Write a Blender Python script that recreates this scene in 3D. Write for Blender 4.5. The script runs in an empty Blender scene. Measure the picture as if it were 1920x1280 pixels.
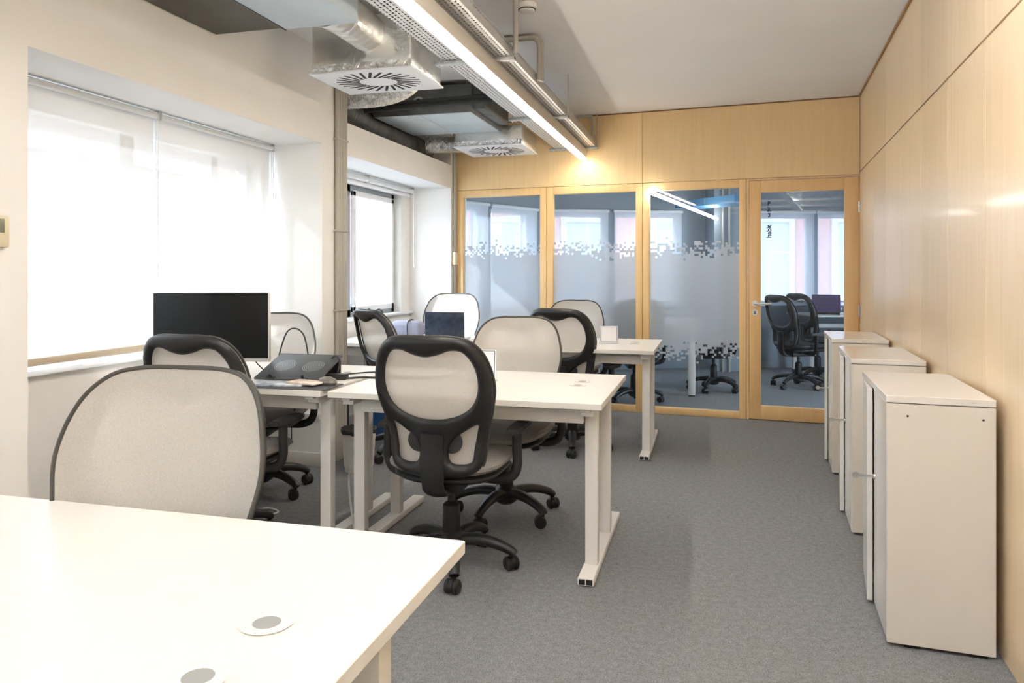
import bpy, bmesh, math, random
from mathutils import Vector, Matrix
from mathutils.geometry import delaunay_2d_cdt
random.seed(7)
sc = bpy.context.scene
COL = sc.collection
R = math.radians

# ------------------------------------------------------------------ camera, sky, sun, exposure
YAW = math.atan(375 / 1395)
cam = bpy.data.cameras.new('camera'); cam.sensor_width = 36; cam.lens = 36 * 1395 / 1920
cam.shift_y = -130 / 1920; cam.clip_end = 200
camo = bpy.data.objects.new('camera', cam); COL.objects.link(camo)
camo.location = (0, 0, 1.23); camo.rotation_euler = (R(90), 0, YAW)
sc.camera = camo

world = bpy.data.worlds.new('sky'); sc.world = world; world.use_nodes = True
bg = world.node_tree.nodes['Background']
bg.inputs[0].default_value = (0.80, 0.90, 1.0, 1); bg.inputs[1].default_value = 4.8

sun = bpy.data.lights.new('sun', 'SUN'); sun.energy = 1.8; sun.angle = R(0.7); sun.color = (1, 0.96, 0.9)
suno = bpy.data.objects.new('sun', sun); COL.objects.link(suno)
suno.rotation_euler = Vector((1, 1.5, -0.8)).to_track_quat('-Z', 'Y').to_euler()

sc.view_settings.view_transform = 'Standard'; sc.view_settings.look = 'None'
sc.view_settings.gamma = 1; sc.view_settings.use_curve_mapping = False
sc.view_settings.exposure = 2.32

# ------------------------------------------------------------------ frames of reference
KX, KY = 1.140, 6.451                       # corner of right wall and glazed wall
AB, AR = R(4.95), R(3.75)
FB = Matrix.Translation((KX, KY, 0)) @ Matrix.Rotation(math.pi - AB, 4, 'Z')          # x along glazed wall to the left, y into our room
FR = Matrix.Translation((KX, KY, 0)) @ Matrix.Rotation(math.atan2(-math.cos(AR), -math.sin(AR)), 4, 'Z')  # x along right wall towards camera, -y into room
FC = Matrix.Rotation(YAW, 4, 'Z')           # far room and the street front: x across, y deep
CEIL = 2.64

# ------------------------------------------------------------------ mesh builder
class MB:
    def __init__(s): s.bm = bmesh.new(); s.mi = 0
    def _mark(s, n0):
        for f in s.bm.faces:
            if not f.tag: f.material_index = s.mi; f.tag = True
    def box(s, x0, x1, y0, y1, z0, z1, bev=0, seg=2, M=None):
        n0 = 0
        vs = [s.bm.verts.new((x, y, z)) for x in (x0, x1) for y in (y0, y1) for z in (z0, z1)]
        idx = [(0, 1, 3, 2), (4, 6, 7, 5), (0, 4, 5, 1), (2, 3, 7, 6), (0, 2, 6, 4), (1, 5, 7, 3)]
        fs = [s.bm.faces.new([vs[i] for i in q]) for q in idx]
        if (x1 - x0) * (y1 - y0) * (z1 - z0) < 0:
            bmesh.ops.reverse_faces(s.bm, faces=fs)
        if bev:
            es = list({e for f in fs for e in f.edges})
            r = bmesh.ops.bevel(s.bm, geom=es, offset=bev, segments=seg, affect='EDGES', profile=0.5)
            vs = list({v for f in r['faces'] for v in f.verts} | {v for v in vs if v.is_valid})
        if M is not None: bmesh.ops.transform(s.bm, matrix=M, verts=vs)
        s._mark(n0); return s
    def poly(s, pts):
        n0 = 0; s.bm.faces.new([s.bm.verts.new(p) for p in pts]); s._mark(n0); return s
    def prism(s, pts, z0, z1, M=None):
        n0 = 0
        a = [s.bm.verts.new((p[0], p[1], z0)) for p in pts]; b = [s.bm.verts.new((p[0], p[1], z1)) for p in pts]
        s.bm.faces.new(a[::-1]); s.bm.faces.new(b); n = len(pts)
        for i in range(n): s.bm.faces.new((a[i], a[(i + 1) % n], b[(i + 1) % n], b[i]))
        if M is not None: bmesh.ops.transform(s.bm, matrix=M, verts=a + b)
        s._mark(n0); return s
    def tube(s, pts, r, n=12, cap=True, flat=1.0, up=(0, 0, 1)):
        n0 = 0
        pts = [Vector(p) for p in pts]; rs = r if isinstance(r, (list, tuple)) else [r] * len(pts)
        ref = None; rings = []
        for i, p in enumerate(pts):
            d = (pts[min(i + 1, len(pts) - 1)] - pts[max(i - 1, 0)]).normalized()
            if ref is None:
                ref = Vector(up)
                if abs(ref.dot(d)) > 0.95: ref = Vector((1, 0, 0))
            a = (ref - d * ref.dot(d)).normalized(); ref = a; b = d.cross(a)
            rings.append([s.bm.verts.new(p + rs[i] * (flat * math.cos(t) * a + math.sin(t) * b)) for t in [2 * math.pi * k / n for k in range(n)]])
        for A, B in zip(rings, rings[1:]):
            for k in range(n): s.bm.faces.new((A[k], A[(k + 1) % n], B[(k + 1) % n], B[k]))
        if cap: s.bm.faces.new(rings[0][::-1]); s.bm.faces.new(rings[-1])
        s._mark(n0); return s
    def cyl(s, p0, p1, r, n=20): return s.tube([p0, p1], r, n)
    def lathe(s, prof, n=24, c=(0, 0, 0), M=None):
        n0 = 0; rings = []
        for (r, z) in prof:
            rings.append([s.bm.verts.new((c[0] + r * math.cos(2 * math.pi * k / n), c[1] + r * math.sin(2 * math.pi * k / n), c[2] + z)) for k in range(n)])
        for A, B in zip(rings, rings[1:]):
            for k in range(n): s.bm.faces.new((A[k], A[(k + 1) % n], B[(k + 1) % n], B[k]))
        s.bm.faces.new(rings[0][::-1]); s.bm.faces.new(rings[-1])
        if M is not None: bmesh.ops.transform(s.bm, matrix=M, verts=[v for q in rings for v in q])
        s._mark(n0); return s
    def build(s, name, mat, parent=None, M=None, smooth=True, ang=35):
        me = bpy.data.meshes.new(name)
        bmesh.ops.recalc_face_normals(s.bm, faces=s.bm.faces)
        [setattr(f, 'tag', False) for f in s.bm.faces]; s.bm.to_mesh(me); s.bm.free()
        for m in (mat if isinstance(mat, (list, tuple)) else [mat]): me.materials.append(m)
        if smooth:
            me.polygons.foreach_set('use_smooth', [True] * len(me.polygons)); me.set_sharp_from_angle(angle=R(ang))
        o = bpy.data.objects.new(name, me); COL.objects.link(o)
        if parent is not None: o.parent = parent
        if M is not None: o.matrix_local = M
        return o

def spline(pts, n=10):
    P = [Vector(p) for p in pts]; out = []
    for i in range(len(P) - 1):
        p0, p1, p2, p3 = P[max(i - 1, 0)], P[i], P[i + 1], P[min(i + 2, len(P) - 1)]
        for k in range(n):
            t = k / n
            out.append(0.5 * ((2 * p1) + (p2 - p0) * t + (2 * p0 - 5 * p1 + 4 * p2 - p3) * t * t + (3 * p1 - p0 - 3 * p2 + p3) * t ** 3))
    out.append(P[-1]); return out

def closed_spline(pts, n=6):
    N = len(pts); P = [Vector(p) for p in pts]; out = []
    for i in range(N):
        p0, p1, p2, p3 = P[i - 1], P[i], P[(i + 1) % N], P[(i + 2) % N]
        for k in range(n):
            t = k / n
            out.append(0.5 * ((2 * p1) + (p2 - p0) * t + (2 * p0 - 5 * p1 + 4 * p2 - p3) * t * t + (3 * p1 - p0 - 3 * p2 + p3) * t ** 3))
    return out

def tag(o, label, cat, group=None, kind=None):
    if label: o['label'] = label
    if cat: o['category'] = cat
    if group: o['group'] = group
    if kind: o['kind'] = kind
    return o
def thing(name, label, cat, loc=(0, 0, 0), rz=0, group=None, M=None):
    o = bpy.data.objects.new(name, None); COL.objects.link(o); o.empty_display_size = 0.1
    if M is not None: o.matrix_world = M
    else: o.location = loc; o.rotation_euler = (0, 0, rz)
    return tag(o, label, cat, group)
def struct(o): o['kind'] = 'structure'; return o
def copy_tree(o, parent=None):
    c = o.copy(); COL.objects.link(c)
    if parent is not None: c.parent = parent
    for ch in list(o.children): copy_tree(ch, c)
    return c

# ------------------------------------------------------------------ materials
def mat(name, col=(.8, .8, .8), rough=.5, metal=0, spec=None, coat=0, emit=None, es=0):
    m = bpy.data.materials.new(name); m.use_nodes = True
    b = m.node_tree.nodes['Principled BSDF']
    b.inputs['Base Color'].default_value = (*col, 1); b.inputs['Roughness'].default_value = rough; b.inputs['Metallic'].default_value = metal
    if spec is not None: b.inputs['Specular IOR Level'].default_value = spec
    if coat: b.inputs['Coat Weight'].default_value = coat; b.inputs['Coat Roughness'].default_value = .12
    if emit: b.inputs['Emission Color'].default_value = (*emit, 1); b.inputs['Emission Strength'].default_value = es
    return m
def N(m, t, **kw):
    n = m.node_tree.nodes.new(t)
    for k, v in kw.items(): setattr(n, k, v)
    return n
def L(m, a, b): m.node_tree.links.new(a, b)
def coords(m, scale=(1, 1, 1)):
    tc = N(m, 'ShaderNodeTexCoord'); mp = N(m, 'ShaderNodeMapping'); mp.inputs['Scale'].default_value = scale
    L(m, tc.outputs['Object'], mp.inputs['Vector']); return mp.outputs['Vector']
def noise_colour(m, c0, c1, scale, vec=(1, 1, 1), detail=4, lo=.3, hi=.7, bump=0, rough=.5):
    b = m.node_tree.nodes['Principled BSDF']; v = coords(m, vec)
    n = N(m, 'ShaderNodeTexNoise'); n.inputs['Scale'].default_value = scale; n.inputs['Detail'].default_value = detail; n.inputs['Roughness'].default_value = rough
    L(m, v, n.inputs['Vector'])
    r = N(m, 'ShaderNodeValToRGB'); r.color_ramp.elements[0].position = lo; r.color_ramp.elements[1].position = hi
    r.color_ramp.elements[0].color = (*c0, 1); r.color_ramp.elements[1].color = (*c1, 1)
    L(m, n.outputs['Fac'], r.inputs['Fac']); L(m, r.outputs['Color'], b.inputs['Base Color'])
    if bump:
        bp = N(m, 'ShaderNodeBump'); bp.inputs['Strength'].default_value = bump; bp.inputs['Distance'].default_value = .01
        L(m, n.outputs['Fac'], bp.inputs['Height']); L(m, bp.outputs['Normal'], b.inputs['Normal'])
    return m

plaster = noise_colour(mat('white_plaster', rough=.9), (.84, .825, .79), (.87, .855, .83), 3)
ceil_m = noise_colour(mat('ceiling_paint', rough=.95), (.85, .845, .84), (.88, .875, .87), 2)
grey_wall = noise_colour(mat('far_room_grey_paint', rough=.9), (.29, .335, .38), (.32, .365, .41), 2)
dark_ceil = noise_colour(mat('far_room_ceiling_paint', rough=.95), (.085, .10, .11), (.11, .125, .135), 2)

carpet = mat('grey_loop_carpet', rough=1, spec=.1)
def _carpet(m):
    b = m.node_tree.nodes['Principled BSDF']; v = coords(m)
    a = N(m, 'ShaderNodeTexNoise'); a.inputs['Scale'].default_value = 210; a.inputs['Detail'].default_value = 3; L(m, v, a.inputs['Vector'])
    c = N(m, 'ShaderNodeTexNoise'); c.inputs['Scale'].default_value = 45; c.inputs['Detail'].default_value = 5; L(m, v, c.inputs['Vector'])
    r = N(m, 'ShaderNodeValToRGB'); e = r.color_ramp.elements; e[0].position = .3; e[1].position = .72
    e[0].color = (.118, .119, .122, 1); e[1].color = (.34, .342, .35, 1)
    mx = N(m, 'ShaderNodeMath', operation='MULTIPLY_ADD'); mx.inputs[1].default_value = .72; ml = N(m, 'ShaderNodeMath', operation='MULTIPLY'); ml.inputs[1].default_value = .28
    L(m, c.outputs['Fac'], ml.inputs[0]); L(m, a.outputs['Fac'], mx.inputs[0]); L(m, ml.outputs[0], mx.inputs[2])
    L(m, mx.outputs[0], r.inputs['Fac']); L(m, r.outputs['Color'], b.inputs['Base Color'])
    bp = N(m, 'ShaderNodeBump'); bp.inputs['Strength'].default_value = .6; bp.inputs['Distance'].default_value = .004
    L(m, mx.outputs[0], bp.inputs['Height']); L(m, bp.outputs['Normal'], b.inputs['Normal'])
_carpet(carpet)

def wood(name, c0, c1, rough, along=(14, 14, .9), panel=None, coat=0, tone=.06):
    m = mat(name, rough=rough, coat=coat); b = m.node_tree.nodes['Principled BSDF']
    v = coords(m, along)
    n = N(m, 'ShaderNodeTexNoise'); n.inputs['Scale'].default_value = 2.2; n.inputs['Detail'].default_value = 7; n.inputs['Roughness'].default_value = .62; L(m, v, n.inputs['Vector'])
    r = N(m, 'ShaderNodeValToRGB'); e = r.color_ramp.elements; e[0].position = .25; e[1].position = .75; e[0].color = (*c0, 1); e[1].color = (*c1, 1)
    L(m, n.outputs['Fac'], r.inputs['Fac'])
    out = r.outputs['Color']
    v2 = coords(m, (1.6, 1.6, .35)); n2 = N(m, 'ShaderNodeTexNoise'); n2.inputs['Scale'].default_value = 1.3; n2.inputs['Detail'].default_value = 2; L(m, v2, n2.inputs['Vector'])
    hs = N(m, 'ShaderNodeHueSaturation')
    mr = N(m, 'ShaderNodeMapRange'); mr.inputs[3].default_value = 1 - tone; mr.inputs[4].default_value = 1 + tone; L(m, n2.outputs['Fac'], mr.inputs[0])
    val = mr.outputs[0]
    if panel:
        tc = N(m, 'ShaderNodeTexCoord'); sp = N(m, 'ShaderNodeSeparateXYZ'); L(m, tc.outputs['Object'], sp.inputs[0])
        d = N(m, 'ShaderNodeMath', operation='SUBTRACT'); d.inputs[1].default_value = panel[0]; L(m, sp.outputs[0], d.inputs[0])
        q = N(m, 'ShaderNodeMath', operation='DIVIDE'); q.inputs[1].default_value = panel[1]; L(m, d.outputs[0], q.inputs[0])
        f = N(m, 'ShaderNodeMath', operation='FLOOR'); L(m, q.outputs[0], f.inputs[0])
        w = N(m, 'ShaderNodeTexWhiteNoise', noise_dimensions='1D'); L(m, f.outputs[0], w.inputs['W'])
        mr2 = N(m, 'ShaderNodeMapRange'); mr2.inputs[3].default_value = .95; mr2.inputs[4].default_value = 1.05; L(m, w.outputs['Value'], mr2.inputs[0])
        mu = N(m, 'ShaderNodeMath', operation='MULTIPLY'); L(m, val, mu.inputs[0]); L(m, mr2.outputs[0], mu.inputs[1]); val = mu.outputs[0]
    L(m, val, hs.inputs['Value']); L(m, out, hs.inputs['Color']); L(m, hs.outputs['Color'], b.inputs['Base Color'])
    return m
birch = wood('birch_veneer', (.76, .56, .34), (.84, .66, .44), .36, panel=(.21, .56), coat=.25)
birch_band = wood('birch_veneer_band', (.78, .54, .265), (.85, .62, .335), .42, panel=(.0, .875))
pine = wood('pine_frame', (.83, .54, .235), (.88, .62, .31), .4, tone=.05)
pine_door = wood('pine_door', (.74, .46, .195), (.82, .54, .26), .4, tone=.05)
white_lam = mat('white_laminate', (.74, .715, .665), .34)
white_edge = mat('white_laminate_edge', (.72, .69, .645), .45)
white_met = mat('white_powder_coat', (.76, .735, .70), .4)
cab_m = mat('white_lacquered_board', (.78, .745, .69), .22, coat=.35)
cab_side = mat('white_cabinet_side', (.74, .685, .61), .35, coat=.1)
black_pl = mat('black_plastic', (.014, .014, .015), .42)
black_soft = mat('black_rubber', (.02, .02, .021), .6)
dark_hole = mat('dark_void', (.01, .01, .01), .9)
grey_fab = noise_colour(mat('grey_seat_fabric', rough=1), (.20, .185, .17), (.28, .26, .245), 300, detail=2, bump=.3)
chrome = mat('satin_steel', (.62, .61, .59), .28, 1)
steel = mat('brushed_steel', (.55, .54, .52), .35, 1)
galv = noise_colour(mat('galvanised_steel', rough=.42, metal=.85), (.44, .46, .46), (.62, .64, .64), 25)
galv_pale = noise_colour(mat('pale_galvanised_panel', rough=.5, metal=.15), (.50, .58, .63), (.56, .64, .69), 4)
galv_dark = noise_colour(mat('dark_galvanised', rough=.5, metal=.5), (.10, .105, .105), (.17, .175, .175), 8)
brown_panel = noise_colour(mat('dark_brown_panel', rough=.5), (.045, .036, .022), (.06, .05, .034), 5)
conduit_m = mat('grey_beige_conduit', (.46, .43, .375), .5)
tray_m = mat('tray_steel', (.50, .51, .51), .4, .6)
lamp_body = mat('lamp_aluminium', (.62, .57, .49), .45, .2)
lamp_glow = mat('lamp_diffuser', (.9, .85, .75), .5, emit=(1, .91, .79), es=8.5)
far_streak_glow = mat('far_streak_emission', (.9, .9, .9), .5, emit=(1, .97, .92), es=6)
ivory = mat('ivory_plastic', (.72, .64, .45), .4)
lcd = mat('grey_green_display', (.22, .22, .15), .25)
insul = mat('black_pipe_insulation', (.025, .027, .027), .7)
screen_m = mat('black_screen', (.008, .009, .010), .5, spec=.2)
silver_pl = mat('silver_plastic', (.66, .66, .66), .35, .2)
navy_lid = noise_colour(mat('navy_laptop_lid', rough=.3), (.010, .016, .035), (.03, .05, .09), 30)
purple_lid = mat('purple_laptop_lid', (.11, .085, .16), .35)
paper = mat('white_paper', (.82, .82, .84), .7)
blue_line = mat('blue_print', (.05, .06, .20), .6)
red_m = mat('red_plastic', (.65, .05, .06), .5)
blue_m = mat('blue_carton', (.02, .13, .42), .5)
bag_m = mat('lavender_grey_fabric', (.30, .30, .38), .9)
bin_m = mat('white_bin_plastic', (.78, .75, .70), .45)
txt_m = mat('dark_vinyl', (.02, .025, .05), .6)
mouse_m = mat('taupe_mouse', (.16, .145, .12), .3)
white_cable = mat('white_cable', (.75, .74, .70), .5)
upvc = mat('white_window_frame', (.82, .84, .86), .4)
alu_win = mat('grey_window_aluminium', (.42, .46, .49), .4, .4)
pink = noise_colour(mat('pink_facade', rough=.9), (.44, .22, .20), (.48, .255, .235), 1)
white_fac = mat('white_stone', (.50, .50, .50), .9)
slate = mat('grey_facade', (.35, .37, .39), .9)
asphalt = mat('street_paving', (.42, .42, .42), .95)
fac_glass = mat('facade_glass', (.35, .42, .46), .1)
blue_beam = mat('blue_painted_steel', (.10, .25, .42), .5)
dark_grid = mat('slot_dark', (.012, .012, .012), .8)

def foil_mat(name, col, rough, bump, scale):
    m = mat(name, col, rough, 1.0); b = m.node_tree.nodes['Principled BSDF']; v = coords(m)
    n = N(m, 'ShaderNodeTexNoise'); n.inputs['Scale'].default_value = scale; n.inputs['Detail'].default_value = 6; n.inputs['Distortion'].default_value = .8; L(m, v, n.inputs['Vector'])
    vo = N(m, 'ShaderNodeTexVoronoi', feature='DISTANCE_TO_EDGE'); vo.inputs['Scale'].default_value = scale * .35; L(m, v, vo.inputs['Vector'])
    ad = N(m, 'ShaderNodeMath', operation='ADD'); L(m, n.outputs['Fac'], ad.inputs[0]); L(m, vo.outputs['Distance'], ad.inputs[1])
    bp = N(m, 'ShaderNodeBump'); bp.inputs['Strength'].default_value = bump; bp.inputs['Distance'].default_value = .03; L(m, ad.outputs[0], bp.inputs['Height'])
    L(m, bp.outputs['Normal'], b.inputs['Normal'])
    return m
foil = foil_mat('aluminium_foil_wrap', (.80, .79, .76), .33, .42, 8)
foil_flex = foil_mat('crinkled_foil_duct', (.78, .78, .78), .22, .9, 26)

def glass_mat(name, tint=(1, 1, 1), refl=.08):
    m = bpy.data.materials.new(name); m.use_nodes = True; nt = m.node_tree; nt.nodes.clear()
    o = N(m, 'ShaderNodeOutputMaterial'); t = N(m, 'ShaderNodeBsdfTransparent'); g = N(m, 'ShaderNodeBsdfGlossy'); x = N(m, 'ShaderNodeMixShader')
    t.inputs[0].default_value = (*tint, 1); g.inputs['Roughness'].default_value = .02
    fr = N(m, 'ShaderNodeFresnel'); fr.inputs['IOR'].default_value = 1.45
    ge = N(m, 'ShaderNodeNewGeometry'); iv = N(m, 'ShaderNodeMath', operation='SUBTRACT'); iv.inputs[0].default_value = 1; L(m, ge.outputs['Backfacing'], iv.inputs[1])
    mu = N(m, 'ShaderNodeMath', operation='MULTIPLY'); L(m, fr.outputs[0], mu.inputs[0]); L(m, iv.outputs[0], mu.inputs[1])
    L(m, mu.outputs[0], x.inputs[0]); L(m, t.outputs[0], x.inputs[1]); L(m, g.outputs[0], x.inputs[2]); L(m, x.outputs[0], o.inputs['Surface'])
    return m
glass = glass_mat('clear_glass', (.96, .98, .98))
glass_tint = glass_mat('dimmed_window_glass', (.64, .66, .68))  # tint added to dim daylight and the bright street view
glass_soft = glass_mat('lightly_tinted_glass', (.77, .79, .81))  # lighter tint, added to dim the window behind the blinds
glass_far = glass_mat('far_window_glass', (.62, .64, .66))  # tint added to dim the far windows
glass_room = glass_mat('partition_glass', (.90, .94, .97))

def cloth_mat(name, col, transp, transl, weave=0):
    m = bpy.data.materials.new(name); m.use_nodes = True; nt = m.node_tree; nt.nodes.clear()
    o = N(m, 'ShaderNodeOutputMaterial'); t = N(m, 'ShaderNodeBsdfTransparent'); d = N(m, 'ShaderNodeBsdfDiffuse'); l = N(m, 'ShaderNodeBsdfTranslucent')
    x = N(m, 'ShaderNodeMixShader'); y = N(m, 'ShaderNodeMixShader')
    d.inputs[0].default_value = (*col, 1); l.inputs[0].default_value = (*col, 1)
    x.inputs[0].default_value = transl; y.inputs[0].default_value = transp
    if weave:
        v = coords(m); n = N(m, 'ShaderNodeTexNoise'); n.inputs['Scale'].default_value = weave; n.inputs['Detail'].default_value = 1; L(m, v, n.inputs['Vector'])
        hs = N(m, 'ShaderNodeHueSaturation'); hs.inputs['Color'].default_value = (*col, 1)
        mr = N(m, 'ShaderNodeMapRange'); mr.inputs[3].default_value = .8; mr.inputs[4].default_value = 1.2; L(m, n.outputs['Fac'], mr.inputs[0]); L(m, mr.outputs[0], hs.inputs['Value'])
        L(m, hs.outputs['Color'], d.inputs[0]); L(m, hs.outputs['Color'], l.inputs[0])
    L(m, d.outputs[0], x.inputs[1]); L(m, l.outputs[0], x.inputs[2]); L(m, x.outputs[0], y.inputs[1]); L(m, t.outputs[0], y.inputs[2]); L(m, y.outputs[0], o.inputs['Surface'])
    return m
blind_m = cloth_mat('white_screen_fabric', (.82, .82, .82), .12, .07)
added_blind = cloth_mat('added_blind_fabric', (.80, .80, .80), .0, .25)
blind_far = cloth_mat('far_screen_fabric', (.82, .84, .88), .24, .16)
mesh_m = cloth_mat('beige_chair_mesh', (.70, .655, .60), .13, .28, 420)
dark_mesh = cloth_mat('dark_chair_mesh', (.035, .05, .07), .22, .2)
rim_m = mat('dark_grey_piping', (.055, .05, .042), .5)

def film_mat():
    # frosted film with a pixelated upper and lower edge; object coords: x along the wall, z up
    m = bpy.data.materials.new('frosted_pixel_film'); m.use_nodes = True; nt = m.node_tree; nt.nodes.clear()
    o = N(m, 'ShaderNodeOutputMaterial'); tc = N(m, 'ShaderNodeTexCoord'); sp = N(m, 'ShaderNodeSeparateXYZ'); L(m, tc.outputs['Object'], sp.inputs[0])
    def mth(op, a, b=None):
        n = N(m, 'ShaderNodeMath', operation=op)
        for i, q in enumerate((a, b)):
            if q is None: continue
            if isinstance(q, (int, float)): n.inputs[i].default_value = q
            else: L(m, q, n.inputs[i])
        return n.outputs[0]
    C = .0185
    fx = mth('FLOOR', mth('DIVIDE', sp.outputs[0], C)); fz = mth('FLOOR', mth('DIVIDE', sp.outputs[2], C))
    cb = N(m, 'ShaderNodeCombineXYZ'); L(m, fx, cb.inputs[0]); L(m, fz, cb.inputs[1])
    wn = N(m, 'ShaderNodeTexWhiteNoise', noise_dimensions='2D'); L(m, cb.outputs[0], wn.inputs['Vector'])
    gx = mth('FLOOR', mth('DIVIDE', sp.outputs[0], C * 2)); gz = mth('FLOOR', mth('DIVIDE', sp.outputs[2], C * 2))
    cb2 = N(m, 'ShaderNodeCombineXYZ'); L(m, gx, cb2.inputs[0]); L(m, gz, cb2.inputs[1])
    wn2 = N(m, 'ShaderNodeTexWhiteNoise', noise_dimensions='2D'); L(m, cb2.outputs[0], wn2.inputs['Vector'])
    rnd = mth('ADD', mth('MULTIPLY', wn.outputs['Value'], .8), mth('MULTIPLY', wn2.outputs['Value'], .2))
    z = mth('MULTIPLY', fz, C)
    up = N(m, 'ShaderNodeMapRange'); up.inputs[1].default_value = 1.30; up.inputs[2].default_value = 1.53; up.inputs[3].default_value = 1.08; up.inputs[4].default_value = 0; L(m, z, up.inputs[0])
    lo = N(m, 'ShaderNodeMapRange'); lo.inputs[1].default_value = .43; lo.inputs[2].default_value = .67; lo.inputs[3].default_value = 0; lo.inputs[4].default_value = 1.08; L(m, z, lo.inputs[0])
    dens = mth('MINIMUM', up.outputs[0], lo.outputs[0])
    mask = mth('LESS_THAN', rnd, dens)
    t = N(m, 'ShaderNodeBsdfTransparent'); d = N(m, 'ShaderNodeBsdfDiffuse'); l = N(m, 'ShaderNodeBsdfTranslucent'); t2 = N(m, 'ShaderNodeBsdfTransparent')
    d.inputs[0].default_value = (.60, .64, .68, 1); l.inputs[0].default_value = (.95, .96, .98, 1)
    x = N(m, 'ShaderNodeMixShader'); x.inputs[0].default_value = .68; L(m, d.outputs[0], x.inputs[1]); L(m, l.outputs[0], x.inputs[2])
    y = N(m, 'ShaderNodeMixShader'); y.inputs[0].default_value = .16; L(m, x.outputs[0], y.inputs[1]); L(m, t2.outputs[0], y.inputs[2])
    w = N(m, 'ShaderNodeMixShader'); L(m, mask, w.inputs[0]); L(m, t.outputs[0], w.inputs[1]); L(m, y.outputs[0], w.inputs[2]); L(m, w.outputs[0], o.inputs['Surface'])
    return m
film_m = film_mat()

def perforated(name, col, px, py, fx, fy, stagger=True):
    m = mat(name, col, .45, .5); b = m.node_tree.nodes['Principled BSDF']; tc = N(m, 'ShaderNodeTexCoord'); sp = N(m, 'ShaderNodeSeparateXYZ'); L(m, tc.outputs['Object'], sp.inputs[0])
    def mth(op, a, b2=None):
        n = N(m, 'ShaderNodeMath', operation=op)
        for i, q in enumerate((a, b2)):
            if q is None: continue
            if isinstance(q, (int, float)): n.inputs[i].default_value = q
            else: L(m, q, n.inputs[i])
        return n.outputs[0]
    cx = mth('DIVIDE', sp.outputs[0], px); row = mth('FLOOR', cx)
    off = mth('MULTIPLY', mth('MODULO', mth('ABSOLUTE', row), 2.0), .5 if stagger else 0)
    cy = mth('ADD', mth('DIVIDE', sp.outputs[1], py), off)
    a = mth('LESS_THAN', mth('ABSOLUTE', mth('SUBTRACT', mth('FRACT', cx), .5)), fx / 2)
    c = mth('LESS_THAN', mth('ABSOLUTE', mth('SUBTRACT', mth('FRACT', cy), .5)), fy / 2)
    hole = mth('MULTIPLY', a, c)
    L(m, mth('SUBTRACT', 1.0, hole), b.inputs['Alpha'])
    return m
perf = perforated('perforated_tray_steel', (.66, .66, .64), .022, .03, .42, .6)

# ------------------------------------------------------------------ the setting
XF, XN = -2.383, -2.80          # left wall front face, niche back face
NY1, NY2, MY1, MY2 = 2.138, 4.236, 4.544, 6.64
b = MB(); b.poly([(-3.0, -4.5, 0), (3.2, -4.5, 0), (3.2, 12, 0), (-2.2, 9.2, 0), (-3.0, 7.2, 0)])
struct(b.build('floor', carpet, smooth=False))
def bwp(s, n=0): p = FB @ Vector((s, n, 0)); return p.x, p.y
cxy = [(-2.95, -4.5), (1.9, -4.5), (1.9, 6.32), bwp(0, -.04), bwp(4.08, -.04)]
b = MB(); b.prism(cxy, CEIL, CEIL + .1); struct(b.build('ceiling', ceil_m, smooth=False))
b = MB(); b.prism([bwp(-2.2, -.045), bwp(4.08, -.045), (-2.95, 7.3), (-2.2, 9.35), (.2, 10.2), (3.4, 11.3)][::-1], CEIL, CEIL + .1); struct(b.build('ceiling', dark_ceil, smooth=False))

w = MB()
w.box(-2.98, XF, 1.55, NY1, 0, CEIL)                        # near pier
w.box(-2.98, XF, -4.5, -4.1, 0, CEIL); w.box(-2.98, XF, -1.5, -1.05, 0, CEIL)
w.box(-2.98, XF, -4.1, 1.55, 2.045, CEIL); w.box(-2.98, XN, -4.1, 1.55, 0, .79)
w.box(-2.98, XF, NY1, NY2, 2.045, CEIL)                    # header above first niche
w.box(-2.98, XF, NY2, MY1, 0, CEIL)                        # pier between niches
w.box(-2.98, XF, MY1, MY2, 2.022, 2.24)                    # header slab above second niche
w.box(-2.98, XF, MY2, 7.1, 0, CEIL)
w.box(-2.98, XN, NY1, NY2, 0, .79); w.box(-2.98, XN, NY1, NY2, 1.92, 2.045)
w.box(-2.98, XN, MY1, MY2, 0, .84); w.box(-2.98, XN, MY1, MY2, 1.95, 2.022); w.box(-2.98, XN, 6.43, MY2, .84, 1.95)
w.box(-2.98, XN, NY1, NY1 + .03, .79, 1.92); w.box(-2.98, XN, 4.2, NY2, .79, 1.92)
w.box(-2.98, -2.86, MY1, MY2, 2.24, CEIL)
struct(w.build('wall_left', plaster, smooth=False))
w = MB(); w.box(-2.98, 1.9, -4.6, -4.5, 0, CEIL); struct(w.build('wall_front', plaster, smooth=False))
# right wall: birch boards with shadow gaps over a dark backing
w = MB(); w.mi = 0
edges = [-.02] + [.21 + .56 * k for k in range(0, 20)]
for a, c in zip(edges, edges[1:]):
    g = .0022
    w.box(a + g, c - g, 0.0, .02, .0, 2.028, .001, 1)
for a, c in zip([-.02, 1.33, 3.57, 5.81, 8.05], [1.33, 3.57, 5.81, 8.05, 10.85]): w.box(a + .001, c - .001, 0, .02, 2.036, CEIL, .001, 1)
w.mi = 1; w.box(-.02, 10.9, .021, .12, 0, CEIL)
struct(w.build('wall_right', [birch, brown_panel], M=FR, smooth=False))
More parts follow.
